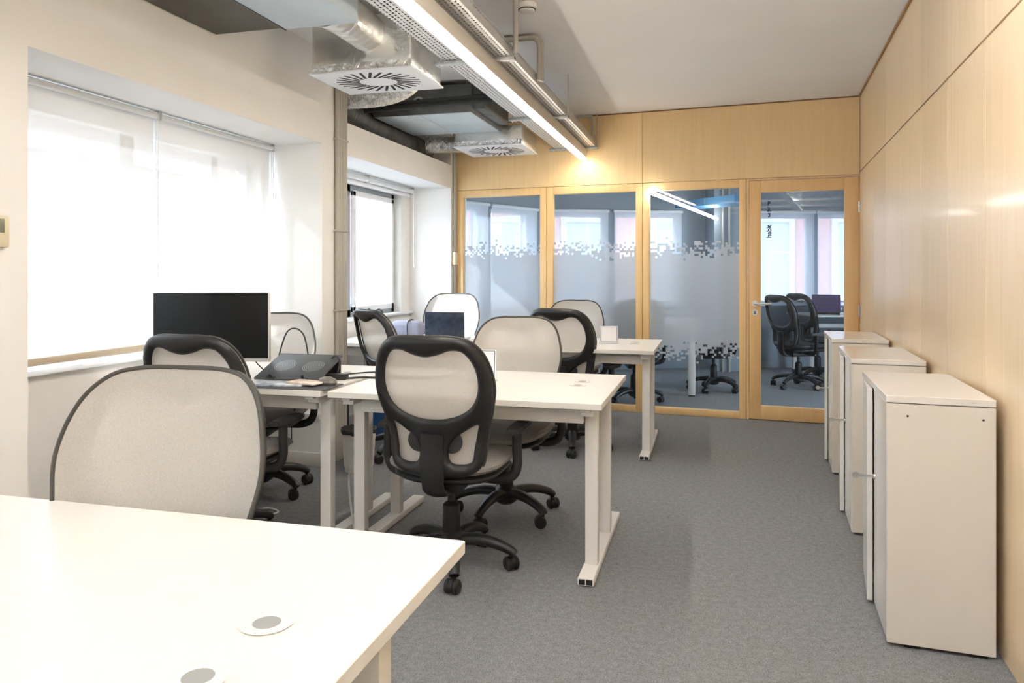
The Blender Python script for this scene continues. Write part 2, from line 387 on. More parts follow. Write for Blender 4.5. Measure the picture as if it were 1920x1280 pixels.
# glazed wall: birch band above the partition
w = MB()
for a, c in ((.003, 1.735), (1.737, 3.52)): w.box(a, c, -.06, 0, 2.012, CEIL - .012, .001, 1)
struct(w.build('wall_back', birch_band, M=FB, smooth=False))
w = MB(); w.box(.0, 3.52, -.06, -.003, CEIL - .012, CEIL)
struct(w.build('trim_1', mat('brown_shadow_gap', (.22, .12, .05), .7), M=FB))
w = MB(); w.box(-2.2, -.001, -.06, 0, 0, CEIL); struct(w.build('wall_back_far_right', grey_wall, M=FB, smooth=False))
w = MB(); w.box(0, 9.0, -.012, -.001, CEIL - .014, CEIL - .002); struct(w.build('trim_2', mat('wood_shadow_line', (.40, .22, .09), .7), M=FR))

def glazed(n, s0, s1, g0, g1, zt=1.94, zb=.055):
    root = struct(thing('window_%d' % n, None, None, M=FB))
    f = MB()
    f.box(s0 + .001, g0, -.06, .004, 0, 2.008, .002); f.box(g1, s1 - .001, -.06, .004, 0, 2.008, .002)
    f.box(g0, g1, -.06, .004, zt, 2.008, .002); f.box(g0, g1, -.06, .004, 0, zb, .002)
    f.build('frame', pine, root)
    p = MB(); p.box(g0, g1, -.034, -.028, zb, zt); p.build('glass_pane', glass_room, root, smooth=False)
    q = MB(); q.poly([(g0, -.026, .42), (g1, -.026, .42), (g1, -.026, 1.56), (g0, -.026, 1.56)]); q.build('frosted_film', film_m, root, smooth=False)
glazed(3, 2.617, 3.52, 2.679, 3.454)
glazed(4, 1.736, 2.615, 1.795, 2.555)
glazed(5, .866, 1.734, .923, 1.676)
# door
d = struct(thing('door_1', None, None, M=FB))
f = MB()
for q in ((.846, .864, 0, 2.01), (.0, .004, 0, 2.01)): f.box(q[0], q[1], -.06, .002, q[2], q[3])
f.box(.004, .846, -.06, .002, 1.996, 2.008)
f.build('door_frame', pine_door, d)
f = MB()
f.box(.008, .114, -.05, .0, .006, 1.990, .002); f.box(.750, .842, -.05, .0, .006, 1.990, .002)
f.box(.114, .750, -.05, .0, 1.893, 1.990, .002); f.box(.114, .750, -.05, .0, .006, .118, .002)
f.build('door_leaf', pine_door, d)
p = MB(); p.box(.114, .750, -.028, -.022, .118, 1.893); p.build('glass_pane', glass_room, d, smooth=False)
h = MB(); h.cyl((.797, 0, .968), (.797, .01, .968), .026, 28); h.cyl((.797, .01, .968), (.797, .05, .968), .011)
h.tube(spline([(.797, .045, .968), (.785, .055, .968), (.75, .056, .968), (.665, .056, .968)], 6), .0105, 14); h.build('lever_handle', chrome, d)
h = MB(); h.cyl((.797, 0, .893), (.797, .008, .893), .026, 28); h.mi = 1; h.box(.793, .801, .008, .0095, .88, .906); h.build('lock_rose', [chrome, black_pl], d)
for z in (.92, 1.75):
    h = MB(); h.cyl((.006, .008, z - .045), (.006, .008, z + .045), .007, 12); h.build('hinge', chrome, d)
def letters(txt, size, loc, up, parent):
    cu = bpy.data.curves.new('lettering', 'FONT'); cu.body = txt; cu.size = size; cu.extrude = .0004; cu.offset = .0018; cu.align_x = 'CENTER' if up else 'LEFT'
    cu.materials.append(txt_m); o = bpy.data.objects.new('lettering', cu); COL.objects.link(o); o.parent = parent
    if up: m = Matrix(((-1, 0, 0, loc[0]), (0, 0, 1, loc[1]), (0, 1, 0, loc[2]), (0, 0, 0, 1)))
    else: m = Matrix(((0, 1, 0, loc[0]), (0, 0, 1, loc[1]), (1, 0, 0, loc[2]), (0, 0, 0, 1)))
    o.matrix_local = m
letters('R', .047, (.685, -.020, 1.785), True, d)
letters('3.', .047, (.685, -.020, 1.735), True, d)
letters('3', .047, (.685, -.020, 1.688), True, d)
letters('habit', .054, (.669, -.020, 1.515), False, d)

# baseboards and small wall trims
def base(name, x0, x1, y0, y1): 
    q = MB(); q.box(x0, x1, y0, y1, 0, .085, .003); struct(q.build(name, white_edge))
base('baseboard_left', XF, XF + .012, 1.55, NY1 - .002); base('baseboard_left', XF, XF + .012, NY2, MY1)
base('baseboard_left', XN, XN + .012, NY1, NY2 - .012); base('baseboard_left', XN + .012, XF, NY2 - .012, NY2)
base('baseboard_left', XN, XN + .012, MY1, MY2)
q = MB(); q.box(XN, XF - .01, NY2 - .02, NY2 - .001, .30, .335, .003); struct(q.build('trim_3', white_met))
q = MB(); q.box(XN - .10, XN + .04, NY1 + .002, NY2 - .002, .79, .815, .003); struct(q.build('trim_4', upvc))
q = MB(); q.box(XN - .10, XN + .04, MY1 + .002, MY2 - .002, .84, .862, .003); struct(q.build('trim_5', upvc))

# ------------------------------------------------------------------ windows in the left wall
def wall_window(n, y0, y1, z0, z1, mulls, fm, x=-2.90, fw=.06, gm=glass):
    root = struct(thing('window_%d' % n, None, None, loc=(x, 0, 0)))
    f = MB()
    f.box(-.03, .03, y0, y0 + fw, z0, z1, .003); f.box(-.03, .03, y1 - fw, y1, z0, z1, .003)
    f.box(-.03, .03, y0, y1, z1 - fw, z1, .003); f.box(-.03, .03, y0, y1, z0, z0 + fw, .003)
    for (a, c) in mulls: f.box(-.03, .03, a, c, z0, z1, .003)
    f.build('frame', fm, root)
    st = [y0 + fw] + [v for q in mulls for v in q] + [y1 - fw]
    for a, c in zip(st[::2], st[1::2]):
        p = MB(); p.box(-.004, .004, a, c, z0 + fw, z1 - fw); p.build('glass_pane', gm, root, smooth=False)
    return root
wall_window(1, NY1 + .03, 4.2, .815, 1.92, [(3.09, 3.19), (3.80, 3.86)], upvc, gm=glass_soft)
wall_window(12, -4.1, -1.5, .80, 2.04, [(-2.83, -2.77)], upvc); wall_window(13, -1.05, 1.55, .80, 2.04, [(.22, .28)], upvc)  # unseen windows added behind the camera to let in more daylight
w2 = wall_window(2, MY1, 6.43, .862, 1.95, [(5.47, 5.56)], alu_win, gm=glass_tint)
f = MB()
f.box(.03, .055, 5.56, 5.61, .90, 1.90, .003); f.box(.03, .055, 6.32, 6.37, .90, 1.90, .003); f.box(.03, .055, 5.56, 6.37, 1.86, 1.905, .003); f.box(.03, .055, 5.56, 6.37, .90, .945, .003)
f.build('sash', upvc, w2)

# ------------------------------------------------------------------ desks
def make_desk(grom):
    t = thing('office_desk', None, 'desk')
    W, D, T = 1.172, .85, .72                       # root: floor at the right front corner; x to the left is negative
    top = MB(); top.box(-W, 0, 0, D, T - .025, T, .0015, 1)
    top.build('desktop', white_lam, t)
    for y in grom:
        g = MB(); g.lathe([(.038, 0), (.040, .0022), (.031, .0026), (.030, .0012), (.001, .0006)], 32, (-.172, y, T)); g.mi = 1; g.lathe([(.030, .0009), (.001, .0012)], 32, (-.172, y, T))
        g.build('cable_grommet', [white_lam, mat('grey_cable_cup', (.30, .30, .29), .5) if 'grey_cable_cup' not in bpy.data.materials else bpy.data.materials['grey_cable_cup']], t)
    for sx in (-.065, -W + .065):
        l = MB()
        for y in (.165, .555): l.box(sx - .026, sx + .026, y, y + .045, .03, T - .06, .003)
        l.box(sx - .026, sx + .026, .06, D - .06, T - .062, T - .026, .003)
        lg = l.build('leg', white_met, t)
        f = MB(); f.box(sx - .032, sx + .032, .02, D + .02, .004, .034, .004)
        f.mi = 1
        for q in (-1, 1): f.box(sx + q * .0145 - .0125, sx + q * .0145 + .0125, .0185, .0215, .009, .029)
        f.build('foot', [white_met, dark_hole], lg)
    for y in (.13, .66): b = MB(); b.box(-W + .092, -.092, y, y + .03, T - .105, T - .05, .003); b.build('crossbeam', white_met, t)
    for sx in (-.07, -W + .07): k = MB(); k.box(sx - .02, sx + .02, .03, .075, T - .042, T - .0255, .003); k.build('bracket', white_met, t)
    return t
desk0 = make_desk((.309, .459)); desk1 = make_desk((.46, .58))
DG = 'white office desks in the room'
desk_spots = [(-.453, .493, 'large white desk closest to the camera with two round cable grommets'),
              (-.412, 2.86, 'white desk with the black-framed chair tucked in front, its right foot on open carpet'),
              (-1.62, 2.86, 'white desk carrying the large black monitor under the covered window'),
              (-.362, 4.88, 'white desk in the last row nearest the glass door'),
              (-1.557, 4.88, 'white desk in the last row by the uncovered window, holding the open laptop')]
desks = []
for i, (x, y, lb) in enumerate(desk_spots):
    o = desk0 if i == 0 else desk1 if i == 1 else copy_tree(desk1)
    o.location = (x, y, 0); tag(o, lb, 'desk', DG); desks.append(o)

# ------------------------------------------------------------------ task chair
OUT = [(0, .985), (.10, .984), (.165, .968), (.212, .92), (.238, .845), (.245, .775), (.232, .70), (.212, .62), (.200, .54), (.188, .475), (.155, .440), (.09, .425), (0, .420)]
H1 = [(0, .906), (.05, .915), (.10, .932), (.145, .925), (.178, .88), (.192, .82), (.188, .765), (.165, .715), (.12, .68), (.06, .660), (0, .655)]
H2 = [(.060, .540), (.066, .490), (.10, .478), (.150, .488), (.160, .54), (.172, .605), (.178, .632), (.160, .630), (.115, .602), (.085, .580)]
def mirror(p): return p + [(-x, z) for x, z in p[::-1] if x > 1e-6]
def cs2(p, n=5): return [(v.x, v.y) for v in closed_spline([(a, b_, 0) for a, b_ in p], n)]
def inside(pt, poly):
    x, y = pt; c = False; j = len(poly) - 1
    for i in range(len(poly)):
        xi, yi = poly[i]; xj, yj = poly[j]
        if (yi > y) != (yj > y) and x < (xj - xi) * (y - yi) / (yj - yi) + xi: c = not c
        j = i
    return c
def dist(pt, polys):
    best = 9
    for poly in polys:
        for i in range(len(poly)):
            ax, ay = poly[i - 1]; bx, by = poly[i]; dx, dy = bx - ax, by - ay; l = dx * dx + dy * dy
            t = 0 if l == 0 else max(0, min(1, ((pt[0] - ax) * dx + (pt[1] - ay) * dy) / l))
            best = min(best, math.hypot(pt[0] - ax - t * dx, pt[1] - ay - t * dy))
    return best
def back_y(x, z):
    return -.205 - .20 * (z - .45) + 1.0 * x * x + .030 * math.exp(-((z - .60) / .10) ** 2) - .12 * max(0, z - .86) ** 1.0 * .6
def sheet(outer, holes, step):
    pts = []; edges = []
    for poly in [outer] + holes:
        k = len(pts); pts += [Vector(p) for p in poly]; edges += [(k + i, k + (i + 1) % len(poly)) for i in range(len(poly))]
    x = -.30
    while x < .30:
        z = .36
        while z < 1.02:
            p = (x + (step / 2 if int(round((z - .36) / step)) % 2 else 0), z)
            if inside(p, outer) and not any(inside(p, h) for h in holes) and dist(p, [outer] + holes) > step * .45: pts.append(Vector(p))
            z += step
        x += step
    vs, es, fs, *_ = delaunay_2d_cdt(pts, edges, [], 0, 1e-5)
    out = []
    for f in fs:
        c = sum((vs[i] for i in f), Vector((0, 0))) / len(f)
        if inside(c, outer) and not any(inside(c, h) for h in holes): out.append(f)
    return vs, out
def pillow(outer, holes, step, T, RR, off):
    """a padded shell over the curved back surface"""
    mb = MB(); vs, fs = sheet(outer, holes, step); polys = [outer] + holes
    A, B = [], []
    for v in vs:
        d = min(1, dist((v.x, v.y), polys) / RR); h = T * math.sqrt(max(0, 1 - (1 - d) ** 2))
        y = back_y(v.x, v.y) + off
        A.append(mb.bm.verts.new((v.x, y - h - .001, v.y))); B.append(mb.bm.verts.new((v.x, y + .006 + h * .15, v.y)))
    ec = {}
    for f in fs:
        mb.bm.faces.new([A[i] for i in f]); mb.bm.faces.new([B[i] for i in f[::-1]])
        for i in range(len(f)):
            e = (f[i], f[(i + 1) % len(f)]); ec[tuple(sorted(e))] = ec.get(tuple(sorted(e)), 0) + 1
    for (a, c), k in ec.items():
        if k == 1: mb.bm.faces.new((A[a], A[c], B[c], B[a]))
    return mb
def caster(parent, x, y, a, m1):
    c = MB(); M = Matrix.Translation((x, y, 0)) @ Matrix.Rotation(a, 4, 'Z')
    for s in (-1, 1):
        c.lathe([(.001, -.011), (.022, -.011), (.0285, -.005), (.0285, .005), (.022, .011), (.001, .011)], 20, (0, 0, 0), M @ Matrix.Translation((-.012, s * .017, .0285)) @ Matrix.Rotation(R(90), 4, 'X'))
    c.lathe([(.001, -.008), (.026, -.008), (.026, .008), (.001, .008)], 16, (0, 0, 0), M @ Matrix.Translation((-.012, 0, .032)) @ Matrix.Rotation(R(90), 4, 'X'))
    c.lathe([(.008, .05), (.008, .075)], 10, (0, 0, 0), M)
    return c.build('caster', m1, parent)
def make_chair(mesh_mat, rim):
    t = thing('task_chair', None, 'chair')
    outer = cs2(mirror(OUT), 5); h1 = cs2(mirror(H1), 5); h2 = cs2(H2, 5); h3 = [(-x, z) for x, z in h2[::-1]]
    pillow(outer, [h1, h2, h3], .013, .017, .024, 0).build('backrest_frame', black_pl, t, ang=60)
    vs, fs = sheet(outer, [], .022); mb = MB()
    V = [mb.bm.verts.new((v.x * 1.0, back_y(v.x, v.y) + .022, v.y)) for v in vs]
    for f in fs: mb.bm.faces.new([V[i] for i in f])
    mb.build('mesh_back', mesh_mat, t, ang=80)
    ring = [(x * 1.005, back_y(x, z) + .020, z) for x, z in outer]; ring.append(ring[0])
    MB().tube(ring, .0055, 8, cap=False).build('piping', rim, t)
    # spine below the frame to the mechanism
    s = MB(); p = [(0, back_y(0, z) - .022, z) for z in (.60, .54, .48, .42)] + [(0, -.20, .37), (0, -.14, .345), (0, -.04, .345)]
    s.tube(spline(p, 5), [.048] * 6 + [.05] * 10 + [.046] * 15, 14, flat=.33, up=(0, 1, 0)); s.build('back_support', black_pl, t)
    for q in (-1, 1):
        l = MB(); l.lathe([(.001, -.008), (.036, -.008), (.046, -.002), (.046, .003), (.001, .008)], 24, (0, 0, 0), Matrix.Translation((q * .068, back_y(.068, .565) + .008, .565)) @ Matrix.Rotation(R(90), 4, 'X'))
        l.build('lumbar_pad', black_soft, t)
    # seat: rounded cushion over a black shell
    def pad(z0, z1, a, bb, dome, m):
        sp = MB(); prof = [(.02, z0), (.92, z0), (1.0, z0 + (z1 - z0) * .35), (1.0, z0 + (z1 - z0) * .6), (.95, z1 - .004), (.8, z1 + dome * .3), (.4, z1 + dome * .8), (.02, z1 + dome)]
        rings = []
        for r, z in prof:
            ring = []
            for k in range(40):
                th = 2 * math.pi * k / 40; c, s_ = math.cos(th), math.sin(th)
                x = a * r * math.copysign(abs(c) ** .6, c); y = bb * r * math.copysign(abs(s_) ** .6, s_)
                ring.append(sp.bm.verts.new((x, y + .035, z - (.02 * max(0, y / bb - .6) / .4 if z > .4 else 0) + .012 * (x / a) ** 2 * (r > .5))))
            rings.append(ring)
        for A, B in zip(rings, rings[1:]):
            for k in range(40): sp.bm.faces.new((A[k], A[(k + 1) % 40], B[(k + 1) % 40], B[k]))
        sp.bm.faces.new(rings[0][::-1]); sp.bm.faces.new(rings[-1])
        return sp
    st = pad(.425, .468, .245, .235, .012, None).build('seat', grey_fab, t)
    pad(.385, .424, .225, .215, 0, None).build('seat_shell', black_pl, st)
    m = MB(); m.box(-.075, .075, -.12, .13, .335, .386, .012); m.cyl((.07, .05, .36), (.22, .06, .352), .007, 10); m.build('tilt_mechanism', black_pl, t)
    for q in (-1, 1):
        a = MB(); a.tube(spline([(q * .10, .0, .385), (q * .20, .0, .378), (q * .262, .0, .395), (q * .285, .0, .44), (q * .285, .0, .50), (q * .285, .0, .575)], 6), [.021] * 31, 12, flat=.75, up=(0, 1, 0))
        ar = a.build('armrest', black_pl, t)
        pd = MB(); pd.prism([(x * .5, y) for x, y in [(-.045, -.10), (-.07, -.05), (-.078, .03), (-.07, .09), (-.04, .125), (.04, .125), (.07, .09), (.078, .03), (.07, -.05), (.045, -.10)]], .575, .598, Matrix.Translation((q * .282, .03, 0)))
        es = list(pd.bm.edges); bmesh.ops.bevel(pd.bm, geom=es, offset=.006, segments=2, affect='EDGES'); pd.build('arm_pad', black_soft, ar)
    g = MB(); g.lathe([(.034, .13), (.037, .14), (.035, .26), (.026, .27), (.016, .275), (.016, .335)], 24); g.build('gas_column', black_pl, t)
    bs = MB(); bs.lathe([(.035, .06), (.055, .075), (.055, .135), (.038, .15)], 24)
    for k in range(5):
        an = R(4 + 72 * k); c, s_ = math.cos(an), math.sin(an)
        pr = [(.03, .110), (.08, .120), (.14, .118), (.20, .105), (.25, .085), (.272, .068)]
        bs.tube([(c * r, s_ * r, z) for r, z in spline([(a_, z_, 0) for a_, z_ in pr], 4) for r, z in [(r, z)]] if False else [(c * v.x, s_ * v.x, v.y) for v in spline([(a_, z_, 0) for a_, z_ in pr], 4)], [.032 - .012 * i / 20 for i in range(21)], 12, flat=.85)
    sb = bs.build('star_base', black_pl, t)
    for k in range(5):
        an = R(4 + 72 * k); caster(sb, .262 * math.cos(an), .262 * math.sin(an), an + R(50 * (k - 1)), black_pl)
    return t
chair0 = make_chair(mesh_m, rim_m)
CG = 'beige mesh office chairs around the desks'
chair_spots = [
 (-1.055, 2.945, 0, 'black-framed beige mesh chair seen from behind, tucked under the middle white desk in the centre'),
 (-1.168, 1.19, 186, 'largest and nearest beige mesh chair back, facing us behind the closest desk'),
 (-1.01, 3.64, 180, 'beige mesh chair facing us behind the middle desk, directly beyond the central black-framed chair'),
 (-2.085, 2.86, 2, 'black-framed mesh chair seen from behind in front of the large monitor'),
 (-2.43, 3.66, 196, 'pale mesh chair half hidden behind the right side of the large monitor'),
 (-2.0, 4.66, -36, 'black-framed mesh chair turned sideways beside the wall pipes in front of the open window'),
 (-.94, 5.12, -12, 'black-framed mesh chair seen from behind at the last desk on the right'),
 (-1.13, 6.08, 180, 'beige mesh chair facing us against the glass partition behind the last right desk'),
 (-2.21, 5.94, 178, 'sunlit mesh chair facing us in the window corner behind the open laptop')]
for i, (x, y, rz, lb) in enumerate(chair_spots):
    o = chair0 if i == 0 else copy_tree(chair0)
    k_ = {1: 1.02, 3: .988, 8: 1.055}.get(i, 1); o.scale = (k_, k_, k_); o.location = (x, y, 0); o.rotation_euler = (0, 0, R(rz)); tag(o, lb, 'chair', CG)

# ------------------------------------------------------------------ cabinets along the right wall
def make_cabinet():
    t = thing('low_cabinet', None, 'cabinet')
    Wd, D, Hh = .64, .31, .825
    b_ = MB(); b_.box(-Wd, -.0175, .02, D, .012, Hh - .026)
    b_.box(-.0175, 0, -.001, D, .012, Hh - .026, .001, 1)
    b_.mi = 1
    for y in (.06, D - .035): b_.cyl((0, y, Hh - .065), (.0008, y, Hh - .065), .0035, 12)
    b_.mi = 2
    for y in (.05, D - .07): b_.box(-.05, -.01, y, y + .05, 0, .0125)
    b_.build('body', [cab_side, black_pl, black_pl], t)
    tp = MB(); tp.box(-Wd, .0015, -.004, D, Hh - .023, Hh, .0015, 1); tp.build('cabinet_top', cab_m, t)
    d1 = MB(); d1.box(-Wd / 2 + .0015, -.019, 0, .018, .014, Hh - .027, .001, 1); dd = d1.build('door', cab_m, t)
    k = MB(); k.cyl((-Wd / 2 + .03, 0, Hh * .585), (-Wd / 2 + .03, -.006, Hh * .585), .010, 16); k.box(-Wd / 2 + .0285, -Wd / 2 + .0315, -.052, -.004, Hh * .585 - .004, Hh * .585 + .004)
    k.lathe([(.006, -.001), (.0125, -.001), (.0125, .001), (.006, .001)], 16, (0, 0, 0), Matrix.Translation((-Wd / 2 + .03, -.064, Hh * .585)) @ Matrix.Rotation(R(90), 4, 'Y')); k.build('key', chrome, dd)
    d2 = MB(); d2.box(0, Wd / 2 - .0025, -.018, 0, .014, Hh - .027, .001, 1)
    o = d2.build('door', cab_m, t); o.matrix_local = Matrix.Translation((-Wd + .001, .018, 0)) @ Matrix.Rotation(R(-4), 4, 'Z')
    return t
cab0 = make_cabinet()
def rwl(r, n): return FR @ Matrix.Translation((r, -n, 0))
for i, (r, h_, lb) in enumerate([(3.795, 1, 'white cabinet nearest the camera by the wood panelled wall, key in its door'),
                                 (2.70, .99, 'middle white cabinet of the three along the wood wall'),
                                 (1.60, .985, 'farthest white cabinet along the wood wall, overlapping the glass door')]):
    o = cab0 if i == 0 else copy_tree(cab0)
    o.matrix_world = rwl(r, .335 - .003 * i); tag(o, lb, 'cabinet', 'white low cabinets along the right wall')

# ------------------------------------------------------------------ roller blinds
def blind(y0, y1, zb, x, ztop, label, first=True):
    t = thing('roller_blind', label, 'blind', (x, 0, 0), 0, 'roller blinds on the left windows')
    a = MB(); a.cyl((0, y0, ztop), (0, y1, ztop), .016, 20); a.build('roller_tube', upvc, t)
    f = MB(); f.poly([(-.012, y0 + .012, zb + .03), (-.012, y1 - .012, zb + .03), (-.012, y1 - .012, ztop), (-.012, y0 + .012, ztop)]); f.build('blind_fabric', blind_m, t, smooth=False)
    c = MB(); c.box(-.02, -.004, y0 + .012, y1 - .012, zb, zb + .032, .003); c.build('bottom_bar', mat('cream_bar', (.62, .52, .38), .5) if 'cream_bar' not in bpy.data.materials else bpy.data.materials['cream_bar'], t)
    for y in (y0, y1): 
        k = MB(); k.box(-.02, .02, y - .003, y + .003, ztop - .022, ztop + .022, .002); k.build('bracket', silver_pl, t)
    ch = MB(); ch.tube([(.012, y1 - .006, ztop), (.012, y1 - .006, 1.2)], .0025, 8); ch.tube([(.0, y1 - .006, ztop), (.0, y1 - .006, 1.2)], .0025, 8); ch.build('pull_chain', upvc, t)
blind(NY1 + .02, 3.178, .838, -2.72, 2.022, 'lowered white roller blind covering the left half of the large window')
blind(3.190, 4.20, .838, -2.72, 2.022, 'lowered white roller blind covering the right half of the large window, behind the monitor')
t = thing('roller_blind', 'rolled-up white roller blind above the uncovered window', 'blind', (-2.72, 0, 0), 0, 'roller blinds on the left windows')
a = MB(); a.cyl((0, 4.6, 1.985), (0, 6.5, 1.985), .022, 20); a.build('roller_tube', upvc, t)
c = MB(); c.box(-.03, -.01, 4.62, 6.48, 1.93, 1.955, .003); c.build('bottom_bar', upvc, t)
for y in (4.6, 5.56, 6.5): k = MB(); k.box(-.024, .024, y - .004, y + .004, 1.955, 2.02, .002); k.build('bracket', silver_pl, t)
k = MB(); k.tube(spline([(.02, 6.49, 1.99), (.02, 6.49, 1.5), (.022, 6.49, 1.30), (.028, 6.494, 1.28)], 6), .003, 8); k.build('pull_chain', upvc, t)

for i, (y0, y1) in enumerate(((-4.1, -2.79), (-2.79, -1.5), (-1.05, .25), (.25, 1.55))):  # unseen blinds added to diffuse daylight from the added rear windows
    t = thing('roller_blind', ['hindmost', 'second hindmost', 'second foremost', 'foremost'][i] + ' blind added behind the camera to diffuse light from added windows', 'blind', (-2.72, 0, 0), 0, 'roller blinds on the left windows')
    a = MB(); a.cyl((0, y0, 2.022), (0, y1, 2.022), .016, 16); a.build('roller_tube', upvc, t)
    f = MB(); f.poly([(-.012, y0, .85), (-.012, y1, .85), (-.012, y1, 2.02), (-.012, y0, 2.02)]); f.build('blind_fabric', added_blind, t, smooth=False)
# ------------------------------------------------------------------ pipes on the left wall
t = thing('conduit_bundle', 'vertical bundle of beige pipes on the pier between the two windows', 'pipes', (XF, 0, 0))
for i, y in enumerate((4.40, 4.435, 4.47, 4.505)):
    p = MB(); p.cyl((.018, y, 0.0), (.018, y, CEIL), .015, 14); p.build('pipe', conduit_m, t)
for z in (.5, .98, 1.5, 2.1):
    c = MB(); c.box(0, .036, 4.375, 4.527, z - .006, z + .006, .002); c.build('pipe_clamp', conduit_m, t)
t = thing('conduit_bundle', 'thin pair of pipes with a wall switch in the corner beside the wood framed glass', 'pipes', (XF, 0, 0))
for y in (6.69, 6.725):
    p = MB(); p.cyl((.014, y, 0.0), (.014, y, 2.63), .011, 12); p.build('pipe', conduit_m, t)
p = MB(); p.box(0, .035, 6.665, 6.745, 1.30, 1.42, .004); p.build('switch_box', ivory, t)
t = thing('thermostat', 'cream wall thermostat with small grey display at the left edge', 'thermostat', (XF, 1.98, 1.37))
p = MB(); p.box(0, .025, -.09, .066, -.055, .055, .005); p.build('housing', ivory, t)
p = MB(); p.box(.025, .0265, -.07, .045, -.004, .044, .0005); p.build('display', lcd, t)

# ------------------------------------------------------------------ cooling units, ducts, diffusers
ZB = 2.394
t = thing('air_handling_unit', 'dark and pale metal air unit under the ceiling at the top left edge', 'air conditioner', (-2.375, 3.18, ZB))
p = MB(); p.box(0, .39, -1.5, 0, .012, .22, .003); p.build('dark_casing', brown_panel, t)
p = MB(); p.box(.39, .775, -1.5, -.004, .003, .22, .003); p.build('pale_panel', galv_pale, t)
p = MB(); p.box(.386, .396, -1.5, -.002, 0, .004); p.build('seam_strip', black_pl, t)
t = thing('air_handling_unit', 'pale blue-bottomed air unit hanging beyond the first diffuser', 'air conditioner', (-2.10, 5.54, ZB))
p = MB(); p.box(-.37, .41, -.39, .39, .004, .21, .004); p.build('casing', galv_dark, t)
p = MB(); p.box(-.36, -.002, -.38, .38, 0, .005, .001); p.box(.002, .40, -.38, .38, 0, .005, .001); p.build('bottom_panel', galv_pale, t)
p = MB(); p.cyl((.0, -.40, .09), (.0, -.388, .09), .045, 24); p.mi = 1; p.cyl((.0, -.403, .09), (.0, -.40, .09), .028, 24); p.build('drain_port', [galv, dark_hole], t)
p = MB(); p.box(.41, .50, -.35, .30, .03, .20, .003); p.build('duct_collar', galv_dark, t)
for x, y in ((-.30, -.35), (.36, -.35), (.36, .35)): p = MB(); p.cyl((x, y, .2), (x, y, CEIL - ZB), .004, 8); p.build('hanger_rod', steel, t)

def diffuser(label, x0, x1, y0, y1, z, hbox, lip=.01):
    t = thing('ceiling_diffuser', label, 'air diffuser', ((x0 + x1) / 2, (y0 + y1) / 2, z), 0, 'square swirl air diffusers')
    w_, d_ = (x1 - x0) / 2, (y1 - y0) / 2
    p = MB(); p.box(-w_, w_, -d_, d_, 0, .010, .002); p.build('face_plate', mat('diffuser_white', (.80, .82, .85), .4) if 'diffuser_white' not in bpy.data.materials else bpy.data.materials['diffuser_white'], t)
    s = MB(); ns = 26
    for k in range(ns):
        a = 2 * math.pi * k / ns; sx, sy = w_ * .80, d_ * .84
        p0 = Vector((math.cos(a) * .45 * sx, math.sin(a) * .45 * sy, 0)); p1 = Vector((math.cos(a + .30) * sx, math.sin(a + .30) * sy, 0))
        dr = (p1 - p0).normalized(); nn = Vector((-dr.y, dr.x, 0)) * .008
        q = [p0 - nn, p1 - nn, p1 + nn, p0 + nn]
        s.prism([(v.x, v.y) for v in q], -.0006, .0004)
    s.build('slots', dark_grid, t, smooth=False)
    bx = MB(); bx.box(-w_ + lip, w_ - lip, -d_ + lip, d_ - lip, .010, hbox, .012, 2)
    bmesh.ops.subdivide_edges(bx.bm, edges=bx.bm.edges[:], cuts=3, use_grid_fill=True)
    bx.build('plenum_box', foil, t)
    tp = MB()
    for (yy, xx) in ((-d_ + lip, 0),):
        tp.box(-w_ + lip + .002, w_ - lip - .002, yy - .0015, yy, .012, .05)
    tp.build('foil_tape', foil_flex, t)
    return t
diffuser('nearer white swirl air diffuser under a foil-wrapped box', -2.085, -1.490, 3.565, 4.03, 2.285, .30)
diffuser('farther white swirl air diffuser by the wood wall', -2.105, -1.50, 5.92, 6.46, 2.277, .17)
def flex(label, pts, r, cor=.006, per=.018, m=foil_flex, name='flexible_duct'):
    P = spline(pts, 12); L_ = [0]
    for a, c in zip(P, P[1:]): L_.append(L_[-1] + (c - a).length)
    n = int(L_[-1] / (per / 4)); Q = []; rs = []
    for i in range(n + 1):
        s_ = L_[-1] * i / n; k = max(j for j in range(len(L_)) if L_[j] <= s_ + 1e-9); k = min(k, len(P) - 2)
        f_ = (s_ - L_[k]) / max(1e-9, L_[k + 1] - L_[k]); Q.append(P[k].lerp(P[k + 1], f_)); rs.append(r + cor * (math.sin(2 * math.pi * i / 4)) + random.uniform(-.001, .001))
    return tag(MB().tube(Q, rs, 24).build(name, m, ang=70), label, 'duct')
flex('short round foil duct joining the top-left air unit and the first diffuser box', [(-1.78, 3.20, 2.50), (-1.76, 3.36, 2.50), (-1.75, 3.58, 2.49)], .10, .002, .05, foil)
flex('silver crinkled foil duct curving under the nearer air diffuser', [(-2.46, 4.70, 2.45), (-2.25, 4.70, 2.45), (-2.05, 4.63, 2.46), (-1.88, 4.46, 2.48), (-1.80, 4.20, 2.50)], .08)
flex('crinkled foil duct feeding the farther air diffuser', [(-2.42, 6.12, 2.35), (-2.28, 6.14, 2.35), (-2.10, 6.16, 2.35)], .072)
flex('dark spiral duct running along the wall above the open window', [(-2.60, 4.62, 2.42), (-2.60, 5.3, 2.38), (-2.60, 6.0, 2.36), (-2.60, 6.5, 2.35)], .10, .004, .03, galv_dark, 'spiral_duct')
t = thing('refrigerant_pipes', 'pair of black insulated pipes crossing in front of the farther air unit', 'pipes', (0, 5.03, 2.43))
for z, y in ((0, 0), (.036, .02)): p = MB(); p.tube(spline([(-2.48, y, z - .01), (-2.0, y - .01, z), (-1.5, y + .02, z + .02), (-1.25, y + .05, z + .03)], 6), .017, 12); p.build('pipe', insul, t)
